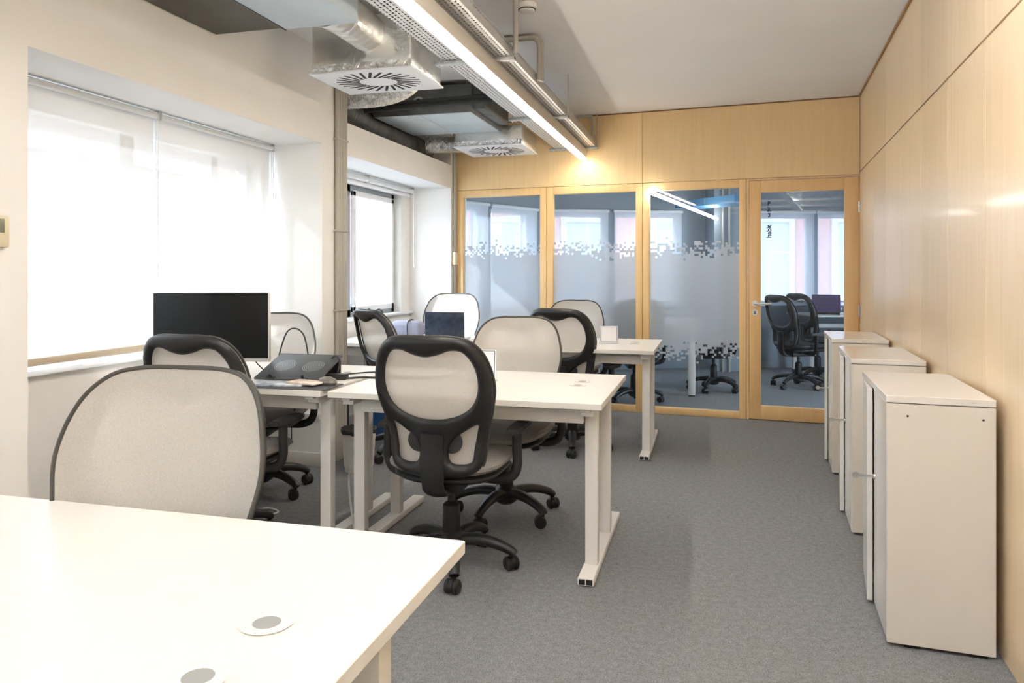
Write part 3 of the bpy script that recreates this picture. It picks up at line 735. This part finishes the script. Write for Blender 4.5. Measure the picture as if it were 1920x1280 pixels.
flex('thin pale drain hose bent beside the farther air unit', [(-1.57, 5.10, 2.47), (-1.57, 5.12, 2.53), (-1.50, 5.15, 2.55), (-1.45, 5.2, 2.56)], .010, .001, .02, bin_m, 'drain_hose')

# ------------------------------------------------------------------ cable trays, lamp, hangers
def channel(name, label, x0, x1, y0, y1, z, h, m, sidem):
    t = thing(name, label, 'cable tray', (0, 0, 0), 0, 'steel cable trays under the ceiling')
    p = MB(); p.box(x0, x1, y0, y1, z, z + .0015); p.build('tray_base', m, t, smooth=False)
    s_ = MB()
    s_.box(x0 - .0015, x0, y0, y1, z, z + h); s_.box(x1, x1 + .0015, y0, y1, z, z + h)
    s_.box(x0 - .0015, x0 + .008, y0, y1, z + h, z + h + .0015); s_.box(x1 - .008, x1 + .0015, y0, y1, z + h, z + h + .0015)
    s_.build('tray_side', sidem, t, smooth=False)
    c_ = MB(); n = int((x1 - x0) / .022)
    for k in range(n): c_.cyl((x0 + .014 + k * .022, y0, z + .014), (x0 + .014 + k * .022, y1, z + .014), .008, 8)
    c_.build('cables', insul if sidem is tray_m else galv, t)
    return t
ZT = 2.348
perf_side = perforated('slotted_side_steel', (.50, .51, .50), 5.0, .03, .99, .0)
def side_mat():
    m = mat('slotted_tray_side', (.50, .50, .49), .45, .5); b_ = m.node_tree.nodes['Principled BSDF']
    tc = N(m, 'ShaderNodeTexCoord'); sp = N(m, 'ShaderNodeSeparateXYZ'); L(m, tc.outputs['Object'], sp.inputs[0])
    def mth(op, a, b2=None):
        n = N(m, 'ShaderNodeMath', operation=op)
        for i, q in enumerate((a, b2)):
            if q is None: continue
            if isinstance(q, (int, float)): n.inputs[i].default_value = q
            else: L(m, q, n.inputs[i])
        return n.outputs[0]
    z_ = mth('LESS_THAN', mth('ABSOLUTE', mth('SUBTRACT', sp.outputs[2], ZT + .046)), .004)
    y_ = mth('LESS_THAN', mth('FRACT', mth('DIVIDE', sp.outputs[1], .035)), .55)
    L(m, mth('SUBTRACT', 1.0, mth('MULTIPLY', z_, y_)), b_.inputs['Alpha']); return m
side_slot = side_mat()
channel('cable_tray', 'perforated cable tray to the left of the glowing linear lamp', -1.375, -1.175, -.9, 6.62, ZT, .05, perf, tray_m)
channel('cable_tray', 'slotted metal cable tray to the right of the glowing linear lamp', -1.10, -1.005, -.9, 6.70, ZT, .058, perf, side_slot)
t = thing('linear_lamp', 'long glowing linear lamp hanging below the cable trays', 'lamp', (-1.112, 0, 2.235))
p = MB(); p.box(-.032, .032, 1.7, 6.585, .012, .092, .003); p.build('lamp_housing', lamp_body, t)
p = MB(); p.box(-.029, .029, 1.7, 6.58, 0, .012, .003); p.build('lamp_diffuser', lamp_glow, t)
added_rear_glow = mat('added_rear_diffuser', (.9, .85, .75), .5, emit=(1, .88, .74), es=1.0)  # for unseen warm lamps added behind the camera to brighten the room
for y, lb in ((-3.8, 'hindmost'), (-2.5, 'middle'), (-1.2, 'foremost')):
    t = thing('added_rear_lamp', lb + ' of three wide warm lamps added behind the camera for brightness', 'lamp', (-.4, y, 2.52), 0, 'added lamps behind the camera')
    p = MB(); p.box(-1.2, 1.2, -.17, .17, .01, .12, .004); p.build('lamp_housing', lamp_body, t)
    p = MB(); p.box(-1.18, 1.18, -.15, .15, 0, .01, .002); p.build('lamp_diffuser', added_rear_glow, t)
added_lower_glow = mat('added_lower_diffuser', (.9, .9, .88), .5, emit=(1, .95, .88), es=.5)
t = thing('added_overhead_lamp', 'unseen white lamp added for upward and downward light above the walkway, over the camera', 'lamp', (.12, 0, 2.37))  # unseen lamp added above the view to brighten ceiling and walkway
p = MB(); p.box(-.04, .04, -2.4, 2.75, .006, .05, .002); p.build('lamp_housing', white_met, t)
p = MB(); p.box(-.038, .038, -2.4, 2.75, 0, .006); p.build('lower_diffuser', added_lower_glow, t)
p = MB(); p.box(-.038, .038, -2.4, 2.75, .05, .056); p.build('upper_diffuser', mat('added_upper_diffuser', (.9, .9, .88), .5, emit=(.96, .97, 1), es=14), t)
for y in (-2.0, .2, 2.4): p = MB(); p.cyl((0, y, .05), (0, y, CEIL - 2.37), .002, 6); p.build('suspension_wire', steel, t)
def hanger(y, x0, x1, label, conduit=False):
    t = thing('tray_hanger', label, 'hanger', (0, y, ZT - .022), 0, 'steel trapeze hangers of the cable trays')
    p = MB(); p.box(x0, x1, -.018, .018, 0, .021, .002); p.mi = 1; p.box(x1 - .0, x1 + .001, -.012, .012, .004, .017); p.build('crossbar', [galv, dark_hole], t)
    for x in (x0 + .02, x1 - .006): p = MB(); p.cyl((x, 0, -.008), (x, 0, CEIL - ZT + .022), .004, 8); p.build('threaded_rod', steel, t)
for y, lb in ((.6, 'tray hanger beyond the top of the picture'), (2.2, 'tray hanger just above the top edge of the picture'), (3.72, 'tray hanger nearest the camera, beside the thick vertical pipe'), (5.22, 'middle tray hanger with a bare rod up to the ceiling'), (6.60, 'tray hanger at the far end of the trays by the wood wall')):
    if y > 3: hanger(y, -1.42, -.985, lb)
t = tag(MB().tube([(-.975, 3.70, 2.36), (-.975, 3.70, CEIL)], .0135, 14).build('drop_pipe', conduit_m), 'thick vertical beige pipe dropping from the ceiling to the trays', 'pipe')
t = thing('ceiling_conduit', 'pair of beige pipes bending down from the ceiling to the right tray', 'pipes', (0, 4.28, 0))
for k in (0, 1): 
    o_ = .026 * k
    p = MB(); p.tube(spline([(-1.5, o_, CEIL - .02), (-1.15, o_, CEIL - .02), (-1.03 + .0 * k, o_, CEIL - .022), (-1.0 + .02 * k, o_, CEIL - .04), (-.985 + .012 * k, o_, CEIL - .08), (-.985 + .012 * k, o_, 2.50), (-.985 + .01 * k, o_, 2.36)], 6), .013, 12); p.build('pipe', conduit_m, t)
t = thing('ceiling_conduit', 'beige pipe along the top of the wood wall dropping to the tray end', 'pipes', (0, 6.60, 0))
p = MB(); p.tube(spline([(-1.5, 0, CEIL - .02), (-1.2, 0, CEIL - .02), (-1.06, 0, CEIL - .02), (-1.035, 0, CEIL - .03), (-1.03, 0, CEIL - .06), (-1.03, 0, 2.5), (-1.03, 0, 2.37)], 6), .012, 12); p.build('pipe', conduit_m, t)
t = thing('smoke_detector', 'round white smoke detector on the ceiling at the top edge', 'smoke detector', (-.94, 3.80, CEIL))
p = MB(); p.lathe([(.03, -.045), (.04, -.042), (.043, -.03), (.052, -.026), (.052, -.001), (.03, 0)], 32); p.build('housing', ivory if False else bin_m, t)
p = MB(); p.lathe([(.042, -.034), (.046, -.034), (.046, -.030), (.042, -.030)], 32); p.build('sensor_ring', black_soft, t)

# ------------------------------------------------------------------ things on the desks
DT = .7202
# monitor
t = thing('monitor', 'large black computer monitor with silver rim seen against the blind', 'monitor', (-2.355, 3.125, DT), R(15))
p = MB(); p.box(-.282, .282, -.016, .022, .075, .412, .006); p.build('back_case', silver_pl, t)
p = MB(); p.box(-.278, .278, -.0185, -.015, .092, .408, .001); p.build('screen', screen_m, t)
p = MB(); p.box(-.03, .03, .022, .045, .0, .22, .004); p.build('stand', silver_pl, t)
p = MB(); p.prism([(-.12, -.07), (.12, -.07), (.12, .10), (-.12, .10)], 0, .008); p.build('base', silver_pl, t)
# laptop cooling stand
t = thing('laptop_stand', 'tilted dark grey ventilated laptop stand beside the monitor', 'laptop stand', (-1.915, 3.07, DT))
tilt = math.atan2(.092, .235); M_ = Matrix.Translation((0, 0, .004)) @ Matrix.Rotation(tilt, 4, 'X')
def vent_mat():
    m = mat('vented_dark_mesh', (.055, .06, .065), .4, .3); b_ = m.node_tree.nodes['Principled BSDF']; tc = N(m, 'ShaderNodeTexCoord')
    outv = None
    for cx in (-.075, .075):
        mp = N(m, 'ShaderNodeMapping'); mp.inputs['Location'].default_value = (-cx, -.13, 0); L(m, tc.outputs['Object'], mp.inputs['Vector'])
        wv = N(m, 'ShaderNodeTexWave', wave_type='RINGS', rings_direction='Z'); wv.inputs['Scale'].default_value = 34; L(m, mp.outputs[0], wv.inputs['Vector'])
        ln = N(m, 'ShaderNodeVectorMath', operation='LENGTH'); L(m, mp.outputs[0], ln.inputs[0])
        lt = N(m, 'ShaderNodeMath', operation='LESS_THAN'); lt.inputs[1].default_value = .055; L(m, ln.outputs['Value'], lt.inputs[0])
        gt = N(m, 'ShaderNodeMath', operation='GREATER_THAN'); gt.inputs[1].default_value = .72; L(m, wv.outputs['Fac'], gt.inputs[0])
        mu = N(m, 'ShaderNodeMath', operation='MULTIPLY'); L(m, lt.outputs[0], mu.inputs[0]); L(m, gt.outputs[0], mu.inputs[1])
        if outv is None: outv = mu.outputs[0]
        else:
            ad = N(m, 'ShaderNodeMath', operation='MAXIMUM'); L(m, outv, ad.inputs[0]); L(m, mu.outputs[0], ad.inputs[1]); outv = ad.outputs[0]
    mx = N(m, 'ShaderNodeMix', data_type='RGBA'); mx.inputs[6].default_value = (.075, .082, .088, 1); mx.inputs[7].default_value = (.28, .29, .3, 1)
    L(m, outv, mx.inputs[0]); L(m, mx.outputs[2], b_.inputs['Base Color']); return m
p = MB(); p.box(-.17, .17, 0, .252, 0, .010, .003); o = p.build('mesh_platform', vent_mat(), t); o.matrix_local = M_
p = MB()
for x in (-.08, .09): p.box(x - .022, x + .022, -.002, .012, .010, .014); p.box(x - .006, x + .004, 0, .006, .010, .030)
o = p.build('stop_tab', black_pl, t); o.matrix_local = M_
p = MB(); p.box(-.16, .16, .22, .235, 0, .082, .003); p.build('rear_foot', black_pl, t)
def flat(name, label, cat, w_, d_, h_, loc, rz, m, grp=None, bev=.001):
    p = MB(); p.box(-w_ / 2, w_ / 2, -d_ / 2, d_ / 2, 0, h_, bev); o = p.build(name, m); o.location = loc; o.rotation_euler = (0, 0, rz); return tag(o, label, cat, grp)
flat('mouse_pad', 'thin dark grey mouse pad lying at the desk edge under the magazines', 'mouse pad', .40, .19, .003, (-1.81, 2.96, DT), R(4), mat('charcoal_pad', (.07, .07, .075), .7))
flat('magazine', 'pale blue magazine with curled pages on the dark mouse pad', 'magazine', .25, .12, .008, (-1.88, 2.965, DT + .0035), R(9), noise_colour(mat('magazine_cover', rough=.3), (.12, .16, .22), (.72, .76, .82), 22, detail=3))
flat('magazine', 'folded magazine with orange patch lying next to the mouse', 'magazine', .16, .09, .008, (-1.76, 2.985, DT + .012), R(-12), noise_colour(mat('magazine_orange', rough=.3), (.62, .38, .22), (.80, .74, .68), 18, detail=2))
t = tag(MB().lathe([(.001, 0), (.030, 0), (.034, .012), (.028, .026), (.014, .034), (.001, .036)], 28).build('mouse', mouse_m), 'taupe computer mouse beside the magazines', 'mouse'); t.location = (-1.672, 3.02, DT + .004); t.scale = (1.0, 1.55, 1); t.rotation_euler = (0, 0, R(70))
flat('keyboard', 'black keyboard mostly hidden behind the black-framed chair', 'keyboard', .30, .12, .018, (-2.24, 2.94, DT), R(-5), black_pl)
flat('power_adapter', 'small black power adapter among cables behind the mouse', 'power adapter', .10, .05, .028, (-1.72, 3.20, DT), R(5), black_pl, bev=.005)
t = thing('water_glass', 'short glass tumbler behind the tilted laptop stand', 'glass', (-2.03, 3.385, DT)); p = MB(); p.lathe([(.001, 0), (.026, 0), (.032, .075), (.030, .075), (.025, .006), (.001, .006)], 24); p.build('bowl', glass, t)
def cable(label, pts, r=.0035, m=black_pl, name='cable'): return tag(MB().tube(spline(pts, 10), r, 8).build(name, m), label, 'cable')
cz = DT + .0045
cable('black cable looping up behind the tilted laptop stand', [(-2.20, 3.45, cz), (-2.19, 3.45, .80), (-2.155, 3.46, .91), (-2.11, 3.47, .935), (-2.065, 3.48, .90), (-2.04, 3.48, .80), (-2.02, 3.46, cz)], .004)
cable('thin black cable snaking across the middle desk behind the central chair', [(-1.86, 3.36, cz), (-1.75, 3.36, cz), (-1.68, 3.44, cz), (-1.60, 3.46, cz), (-1.50, 3.36, cz), (-1.38, 3.33, cz), (-1.25, 3.42, cz)])
cable('black cable running from the power adapter to the right', [(-1.68, 3.21, cz), (-1.62, 3.27, cz), (-1.55, 3.27, cz), (-1.45, 3.31, cz), (-1.32, 3.31, cz)], .005)
cable('short bent cable rising from the power adapter', [(-1.73, 3.22, DT + .03), (-1.73, 3.24, .80), (-1.76, 3.26, .825), (-1.80, 3.27, .80)])
cable('thin forked black lead standing up by the monitor foot', [(-2.13, 3.24, cz), (-2.15, 3.24, .75), (-2.18, 3.24, .775), (-2.20, 3.24, .80)], .003)
cable('black lead with plug hanging from the desk over the carpet', [(-2.20, 3.60, .70), (-2.19, 3.60, .5), (-2.21, 3.60, .42), (-2.21, 3.60, .30)], .003)
cable('white cable looped on the carpet between the nearest chair and the middle desk legs', [(-2.06, 3.19, .006), (-2.11, 3.22, .006), (-2.16, 3.27, .006), (-2.14, 3.36, .006), (-2.22, 3.40, .006), (-2.30, 3.34, .006), (-2.44, 3.24, .006)], .004, white_cable)
cable('pale cable hanging down between the two middle desks', [(-1.632, 3.2, .60), (-1.635, 3.22, .45), (-1.66, 3.2, .25), (-1.62, 3.18, .008)], .005, white_cable)
# sign holders
def sign(label, x, y, rz, w_=.105, h_=.15):
    t = thing('sign_holder', label, 'sign', (x, y, DT), rz, 'acrylic desk signs')
    Mx = Matrix.Rotation(R(-8), 4, 'X')
    p = MB(); p.box(-w_ / 2 - .004, w_ / 2 + .004, -.0015, .0015, 0, h_, .0005, 1, Mx); p.box(-w_ / 2 - .004, w_ / 2 + .004, .0, .05, 0, .003); p.build('acrylic_stand', glass, t, smooth=False)
    p = MB(); p.box(-w_ / 2, w_ / 2, -.0024, -.0018, .004, h_ - .006, M=Mx); p.build('paper_insert', paper, t, smooth=False)
    p = MB()
    for q in ((-w_ / 2 + .006, w_ / 2 - .006, .010, .0125), (-w_ / 2 + .006, w_ / 2 - .006, h_ - .0145, h_ - .012), (-w_ / 2 + .006, -w_ / 2 + .009, .010, h_ - .012), (w_ / 2 - .009, w_ / 2 - .006, .010, h_ - .012)):
        p.box(q[0], q[1], -.0032, -.0024, q[2], q[3], M=Mx)
    p.build('printed_border', blue_line, t, smooth=False)
sign('white desk sign with blue border partly behind the central chair', -1.055, 3.31, R(8), .17, .155)
sign('white desk sign on the last right desk, to the right of the chair', -.712, 5.32, R(10), .13, .13)
sign('white desk sign seen through the mesh of the last right chair', -.985, 5.36, R(6), .13, .13)
# laptop by the window
t = thing('laptop', 'open laptop with dark navy lid on the last left desk', 'laptop', (-1.92, 5.22, DT + .002), R(6))
p = MB(); p.box(-.15, .15, 0, .215, 0, .016, .003); p.build('keyboard_deck', silver_pl, t)
p = MB(); p.box(-.15, .15, -.008, 0, .002, .212, .003, 2, Matrix.Rotation(R(4), 4, 'X')); p.build('lid', navy_lid, t)
t = thing('water_glass', 'tall clear glass on the last left desk beside a grey bag', 'glass', (-2.24, 5.12, DT)); p = MB(); p.lathe([(.001, 0), (.034, 0), (.040, .115), (.038, .115), (.032, .008), (.001, .008)], 24); p.build('bowl', glass, t)
t = thing('toiletry_bag', 'rounded lavender grey bag on the desk below the open window', 'bag', (-2.31, 5.44, DT)); p = MB(); p.box(-.13, .13, -.07, .07, 0, .13, .045, 5); p.build('pouch', bag_m, t); p = MB(); p.tube(spline([(.03, -.073, .01), (.03, -.085, .06), (.03, -.073, .12), (.03, 0, .137), (.03, .07, .12)], 6), .005, 8); p.build('zip_strap', black_soft, t)
flat('document_box', 'small white box standing on the last left desk beside the laptop', 'box', .11, .05, .125, (-2.11, 5.48, DT), R(5), paper, bev=.003)
flat('folder', 'thin red folder lying on the desk to the right of the laptop', 'folder', .24, .12, .006, (-1.62, 5.10, DT), R(-6), red_m)
t = thing('desk_easel', 'red-edged wire holder with pale sheet right of the laptop', 'holder', (-1.545, 5.36, DT), R(20)); p = MB(); p.tube([(-.07, 0, 0.003), (.0, .05, .12), (.08, .06, .12)], .003, 8); p.tube([(-.07, -.03, .003), (.08, -.03, .003)], .003, 8); p.build('red_wire', red_m, t); p = MB(); p.box(-.045, .075, .03, .033, .0, .115, M=Matrix.Rotation(R(-10), 4, 'X')); p.build('pale_sheet', paper, t)
t = tag(MB().tube(spline([(-2.79, 5.6, .872), (-2.78, 5.72, .92), (-2.80, 5.80, .875), (-2.78, 5.9, .91), (-2.79, 6.0, .872), (-2.78, 5.72, .89), (-2.80, 5.7, .875)], 8), .007, 8).build('coiled_cord', black_pl), 'tangled dark cord on the sill of the open window', 'cord')
#flat('window_box', 'low white box against the wall below the open window', 'box', .20, .75, .86, (-2.66, 5.75, .001), 0, white_met, bev=.006)
# under the desks
t = thing('waste_bin', 'white tapered waste bin with black liner under the middle desks', 'bin', (-2.12, 4.22, 0))
p = MB(); prof = [(.085, 0)] + [(.085 + .022 * z / .255 - (.0018 if k % 2 else 0), z) for k, z in enumerate([.004, .05, .052, .10, .102, .15, .152, .20, .202, .255])] + [(.104, .255), (.09, .03), (.001, .03)]
p.lathe(prof, 36); p.build('body', bin_m, t)
p = MB(); p.lathe([(.107, .235), (.112, .25), (.110, .262), (.100, .266), (.085, .22), (.01, .20)], 30)
for v in p.bm.verts: v.co.z += random.uniform(-.006, .006)
p.build('liner_bag', insul, t)
flat('storage_carton', 'blue carton on the floor behind the waste bin', 'carton', .16, .2, .22, (-2.52, 5.2, .001), 0, blue_m)
flat('floor_box', 'black crate on the floor behind the waste bin, left of the blue carton', 'crate', .16, .2, .28, (-2.62, 4.80, .001), 0, black_soft)

# ------------------------------------------------------------------ far room behind the glass
def cpt(lat, d_, z=0): return FC @ Vector((lat, d_, z))
def far_wall(name, p0, p1, segs, m):
    """wall between two (lat, depth) points; segs = openings as (t0,t1) distances along it"""
    a, c = cpt(*p0), cpt(*p1); Ln = (c - a).length; M_ = Matrix.Translation(a) @ Matrix.Rotation(math.atan2(c.y - a.y, c.x - a.x), 4, 'Z')
    w_ = MB(); w_.box(0, Ln, 0, .22, 0, .80); w_.box(0, Ln, 0, .22, 1.97, CEIL); last = 0
    for t0, t1 in segs + [(Ln, Ln)]:
        if t0 > last + .001: w_.box(last, t0, 0, .22, .80, 1.97)
        last = t1
    struct(w_.build(name, m, M=M_, smooth=False))
    q = MB(); q.box(0, Ln, -.012, 0, 0, .08); struct(q.build('baseboard_' + name.split('_', 1)[1], grey_wall, M=M_))
    return M_, Ln
P0, P1, P2, P3 = (-2.6, 5.6), (.34, 9.28), (2.45, 9.6), (4.9, 9.6)
P0 = (-.75, 7.95)
wins = []
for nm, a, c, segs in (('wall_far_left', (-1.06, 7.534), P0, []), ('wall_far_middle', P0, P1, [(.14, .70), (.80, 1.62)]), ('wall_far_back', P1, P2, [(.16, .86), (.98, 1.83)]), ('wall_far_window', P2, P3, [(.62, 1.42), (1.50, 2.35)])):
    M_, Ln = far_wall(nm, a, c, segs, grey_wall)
    for s_ in segs: wins.append((M_, s_))
for i, (M_, (t0, t1)) in enumerate(wins):
    root = struct(thing('window_%d' % (6 + i), None, None, M=M_))
    f = MB(); 
    for q in ((t0, t0 + .04, .80, 1.97), (t1 - .04, t1, .80, 1.97), (t0, t1, .80, .84), (t0, t1, 1.93, 1.97)): f.box(q[0], q[1], .10, .15, q[2], q[3], .002)
    f.build('frame', upvc, root)
    p = MB(); p.box(t0 + .04, t1 - .04, .122, .128, .84, 1.93); p.build('glass_pane', glass_far, root, smooth=False)
    tb = thing('roller_blind', 'lowered pale blind in the meeting room behind the glass', 'blind', M=M_, group='meeting room blinds')
    tb['label'] = ['leftmost pale blind behind the frosted glass', 'second pale blind from the left behind the frosted glass', 'pale blind behind the second frosted pane, left of its grey pillar', 'pale blind behind the mullion and third frosted pane', 'left pale blind seen through the glass door', 'right pale blind seen through the glass door'][i]
    a = MB(); a.cyl((t0 - .03, -.035, 2.0), (t1 + .03, -.035, 2.0), .020, 16); a.build('roller_tube', upvc, tb)
    q = MB(); q.poly([(t0 - .02, -.03, .86), (t1 + .02, -.03, .86), (t1 + .02, -.03, 2.0), (t0 - .02, -.03, 2.0)]); q.build('blind_fabric', blind_far, tb, smooth=False)
    q = MB(); q.box(t0 - .02, t1 + .02, -.036, -.024, .84, .865, .002); q.build('bottom_bar', upvc, tb)
w_ = MB(); w_.box(4.9, 5.05, 6.0, 9.9, 0, CEIL); struct(w_.build('wall_far_right', grey_wall, M=FC, smooth=False))
w_ = MB(); w_.box(2.50, 2.93, 9.2, 9.62, 0, CEIL); struct(w_.build('wall_far_pillar', grey_wall, M=FC, smooth=False))
t = thing('conduit_bundle', 'pair of thin vertical pipes on the dark pillar behind the third glass pane', 'pipes', M=FC)
for x in (2.60, 2.68): p = MB(); p.cyl((x, 9.17, 0), (x, 9.17, CEIL), .014, 10); p.build('pipe', conduit_m, t)
t = thing('ceiling_beam', 'blue painted metal box hanging in the room behind the third pane', 'beam', M=FC)
p = MB(); p.prism([(1.97, 9.0), (2.45, 8.2), (2.8, 8.4), (2.3, 9.15)], 2.0, 2.085); p.build('beam_body', blue_beam, t)
t = thing('linear_lamp', 'slanting glowing tube standing in for a reflected streak behind the third glass pane', 'lamp', M=FC)  # glowing tube added to draw a bright streak taken for a lamp reflection
A_, B_ = Vector((1.19, 6.42, 1.92)), Vector((2.52, 9.15, 1.885))
p = MB(); p.tube([A_, B_], .018, 8); p.build('streak_tube', far_streak_glow, t)
p = MB()
for k in (.25, .75): q_ = A_.lerp(B_, k); p.cyl(q_ + Vector((0, 0, .018)), (q_.x, q_.y, CEIL), .0015, 6)
p.build('suspension_wire', steel, t)

def far_desk(label, lat, d_, w_, dep, rz):
    t = thing('meeting_table', label, 'table', M=FC @ Matrix.Translation((lat, d_, 0)) @ Matrix.Rotation(R(rz), 4, 'Z'))
    p = MB(); p.box(0, w_, 0, dep, .70, .72, .002); p.build('tabletop', white_lam, t)
    for x in (.05, w_ - .10):
        p = MB(); p.box(x, x + .07, .05, .12, .012, .70, .008); p.box(x, x + .07, dep - .12, dep - .05, .012, .70, .008); p.mi = 1; p.box(x + .005, x + .065, .055, .115, 0, .013); p.box(x + .005, x + .065, dep - .115, dep - .055, 0, .013); p.build('leg', [white_met, black_pl], t)
    p = MB(); p.box(.1, w_ - .1, dep * .45, dep * .5, .55, .60, .003); p.build('cable_shelf', white_met, t)
    return t
far_desk('white table in the room behind the frosted glass, one leg showing below the pixels', .64, 7.57, 1.22, 1.2, -13.4)
far_desk('white desk seen through the glass door with a purple laptop', 3.48, 8.75, 1.25, .7, 0)
t = thing('laptop', 'purple-lidded laptop on the desk behind the glass door', 'laptop', M=FC @ Matrix.Translation((3.80, 8.98, .7215)) @ Matrix.Rotation(R(-28), 4, 'Z'))
p = MB(); p.box(-.16, .16, -.02, .20, .035, .05, .003, 2, Matrix.Rotation(R(8), 4, 'X')); p.build('keyboard_deck', silver_pl, t)
p = MB(); p.box(-.14, .14, -.02, .16, .0, .03, .003); p.build('riser', black_pl, t)
p = MB(); p.box(-.16, .16, -.03, -.022, .03, .25, .003, 2, Matrix.Rotation(R(12), 4, 'X')); p.build('lid', purple_lid, t)
# dark mesh chairs of the far room
darkc = {}
def darken(o, parent=None):
    c = o.copy(); COL.objects.link(c)
    if parent is not None: c.parent = parent
    if o.data is not None:
        if o.data.name not in darkc:
            me = o.data.copy()
            for i, mm in enumerate(me.materials):
                if mm is mesh_m: me.materials[i] = dark_mesh
                elif mm is grey_fab or mm is rim_m: me.materials[i] = black_soft
            darkc[o.data.name] = me
        c.data = darkc[o.data.name]
    for ch in list(o.children): darken(ch, c)
    return c
fc = darken(chair0)
for i, (lat, d_, rz, lb) in enumerate([(3.06, 7.95, -74, 'dark mesh chair in the room behind the glass door, the nearer of the two there'),
                                       (3.50, 8.52, -76, 'dark mesh chair behind the glass door, half hidden by the nearer dark chair'),
                                       (2.10, 7.75, 90, 'dark chair whose base shows below the pixels right of the white table leg'),
                                       (1.15, 7.0, 0, 'dark chair base showing below the pixels left of the white table leg')]):
    o = fc if i == 0 else copy_tree(fc)
    o.matrix_world = FC @ Matrix.Translation((lat, d_, 0)) @ Matrix.Rotation(R(rz), 4, 'Z'); tag(o, lb, 'chair', 'dark chairs in the room behind the glass')

# ------------------------------------------------------------------ street outside
def building(label, M, length, z0, z1, depth, wm, rows, pitch, ww, wh, first=1.0):
    t = thing('building', label, 'building', M=M)
    p = MB(); p.box(0, length, 0, depth, z0, z1); p.build('facade', wm, t, smooth=False)
    c = MB(); c.box(-.1, length + .1, -.25, depth, z1, z1 + .35); 
    for zc in rows: c.box(0, length, -.08, 0, zc - 1.15, zc - .95)
    c.build('cornice', white_fac, t, smooth=False)
    n = int((length - first) / pitch)
    for zc in rows:
        for k in range(n):
            x = first + k * pitch
            f = MB(); f.box(x - .15, x, -.06, 0, zc - wh / 2 - .1, zc + wh / 2 + .15); f.box(x + ww, x + ww + .15, -.06, 0, zc - wh / 2 - .1, zc + wh / 2 + .15)
            f.box(x, x + ww, -.06, 0, zc + wh / 2, zc + wh / 2 + .15); f.box(x - .2, x + ww + .2, -.12, 0, zc - wh / 2 - .2, zc - wh / 2 - .05); f.box(x + ww / 2 - .04, x + ww / 2 + .04, -.04, 0, zc - wh / 2, zc + wh / 2); f.box(x, x + ww, -.04, 0, zc + .15, zc + .22)
            o = f.build('window', white_fac, t, smooth=False)
            g = MB(); g.box(x, x + ww, -.02, -.005, zc - wh / 2, zc + wh / 2); g.build('pane', fac_glass, o, smooth=False)
    return t
building('pale pink town house across the street seen through the open window', FC @ Matrix.Translation((-8.5, 19, 0)), 20, -9, 5.2, 4, pink, (-1.9, 1.55), 2.3, 1.05, 1.9, .7)
building('pale street building behind the large window blinds', Matrix.Translation((-10.5, -6, 0)) @ Matrix.Rotation(R(90), 4, 'Z'), 19, -9, 3.2, 4, white_fac, (-1.9, 1.2), 2.6, 1.2, 1.7)
g = MB(); g.poly([(-40, -30, -9), (40, -30, -9), (40, 50, -9), (-40, 50, -9)]); o = g.build('street_ground', asphalt, smooth=False); o['kind'] = 'structure'
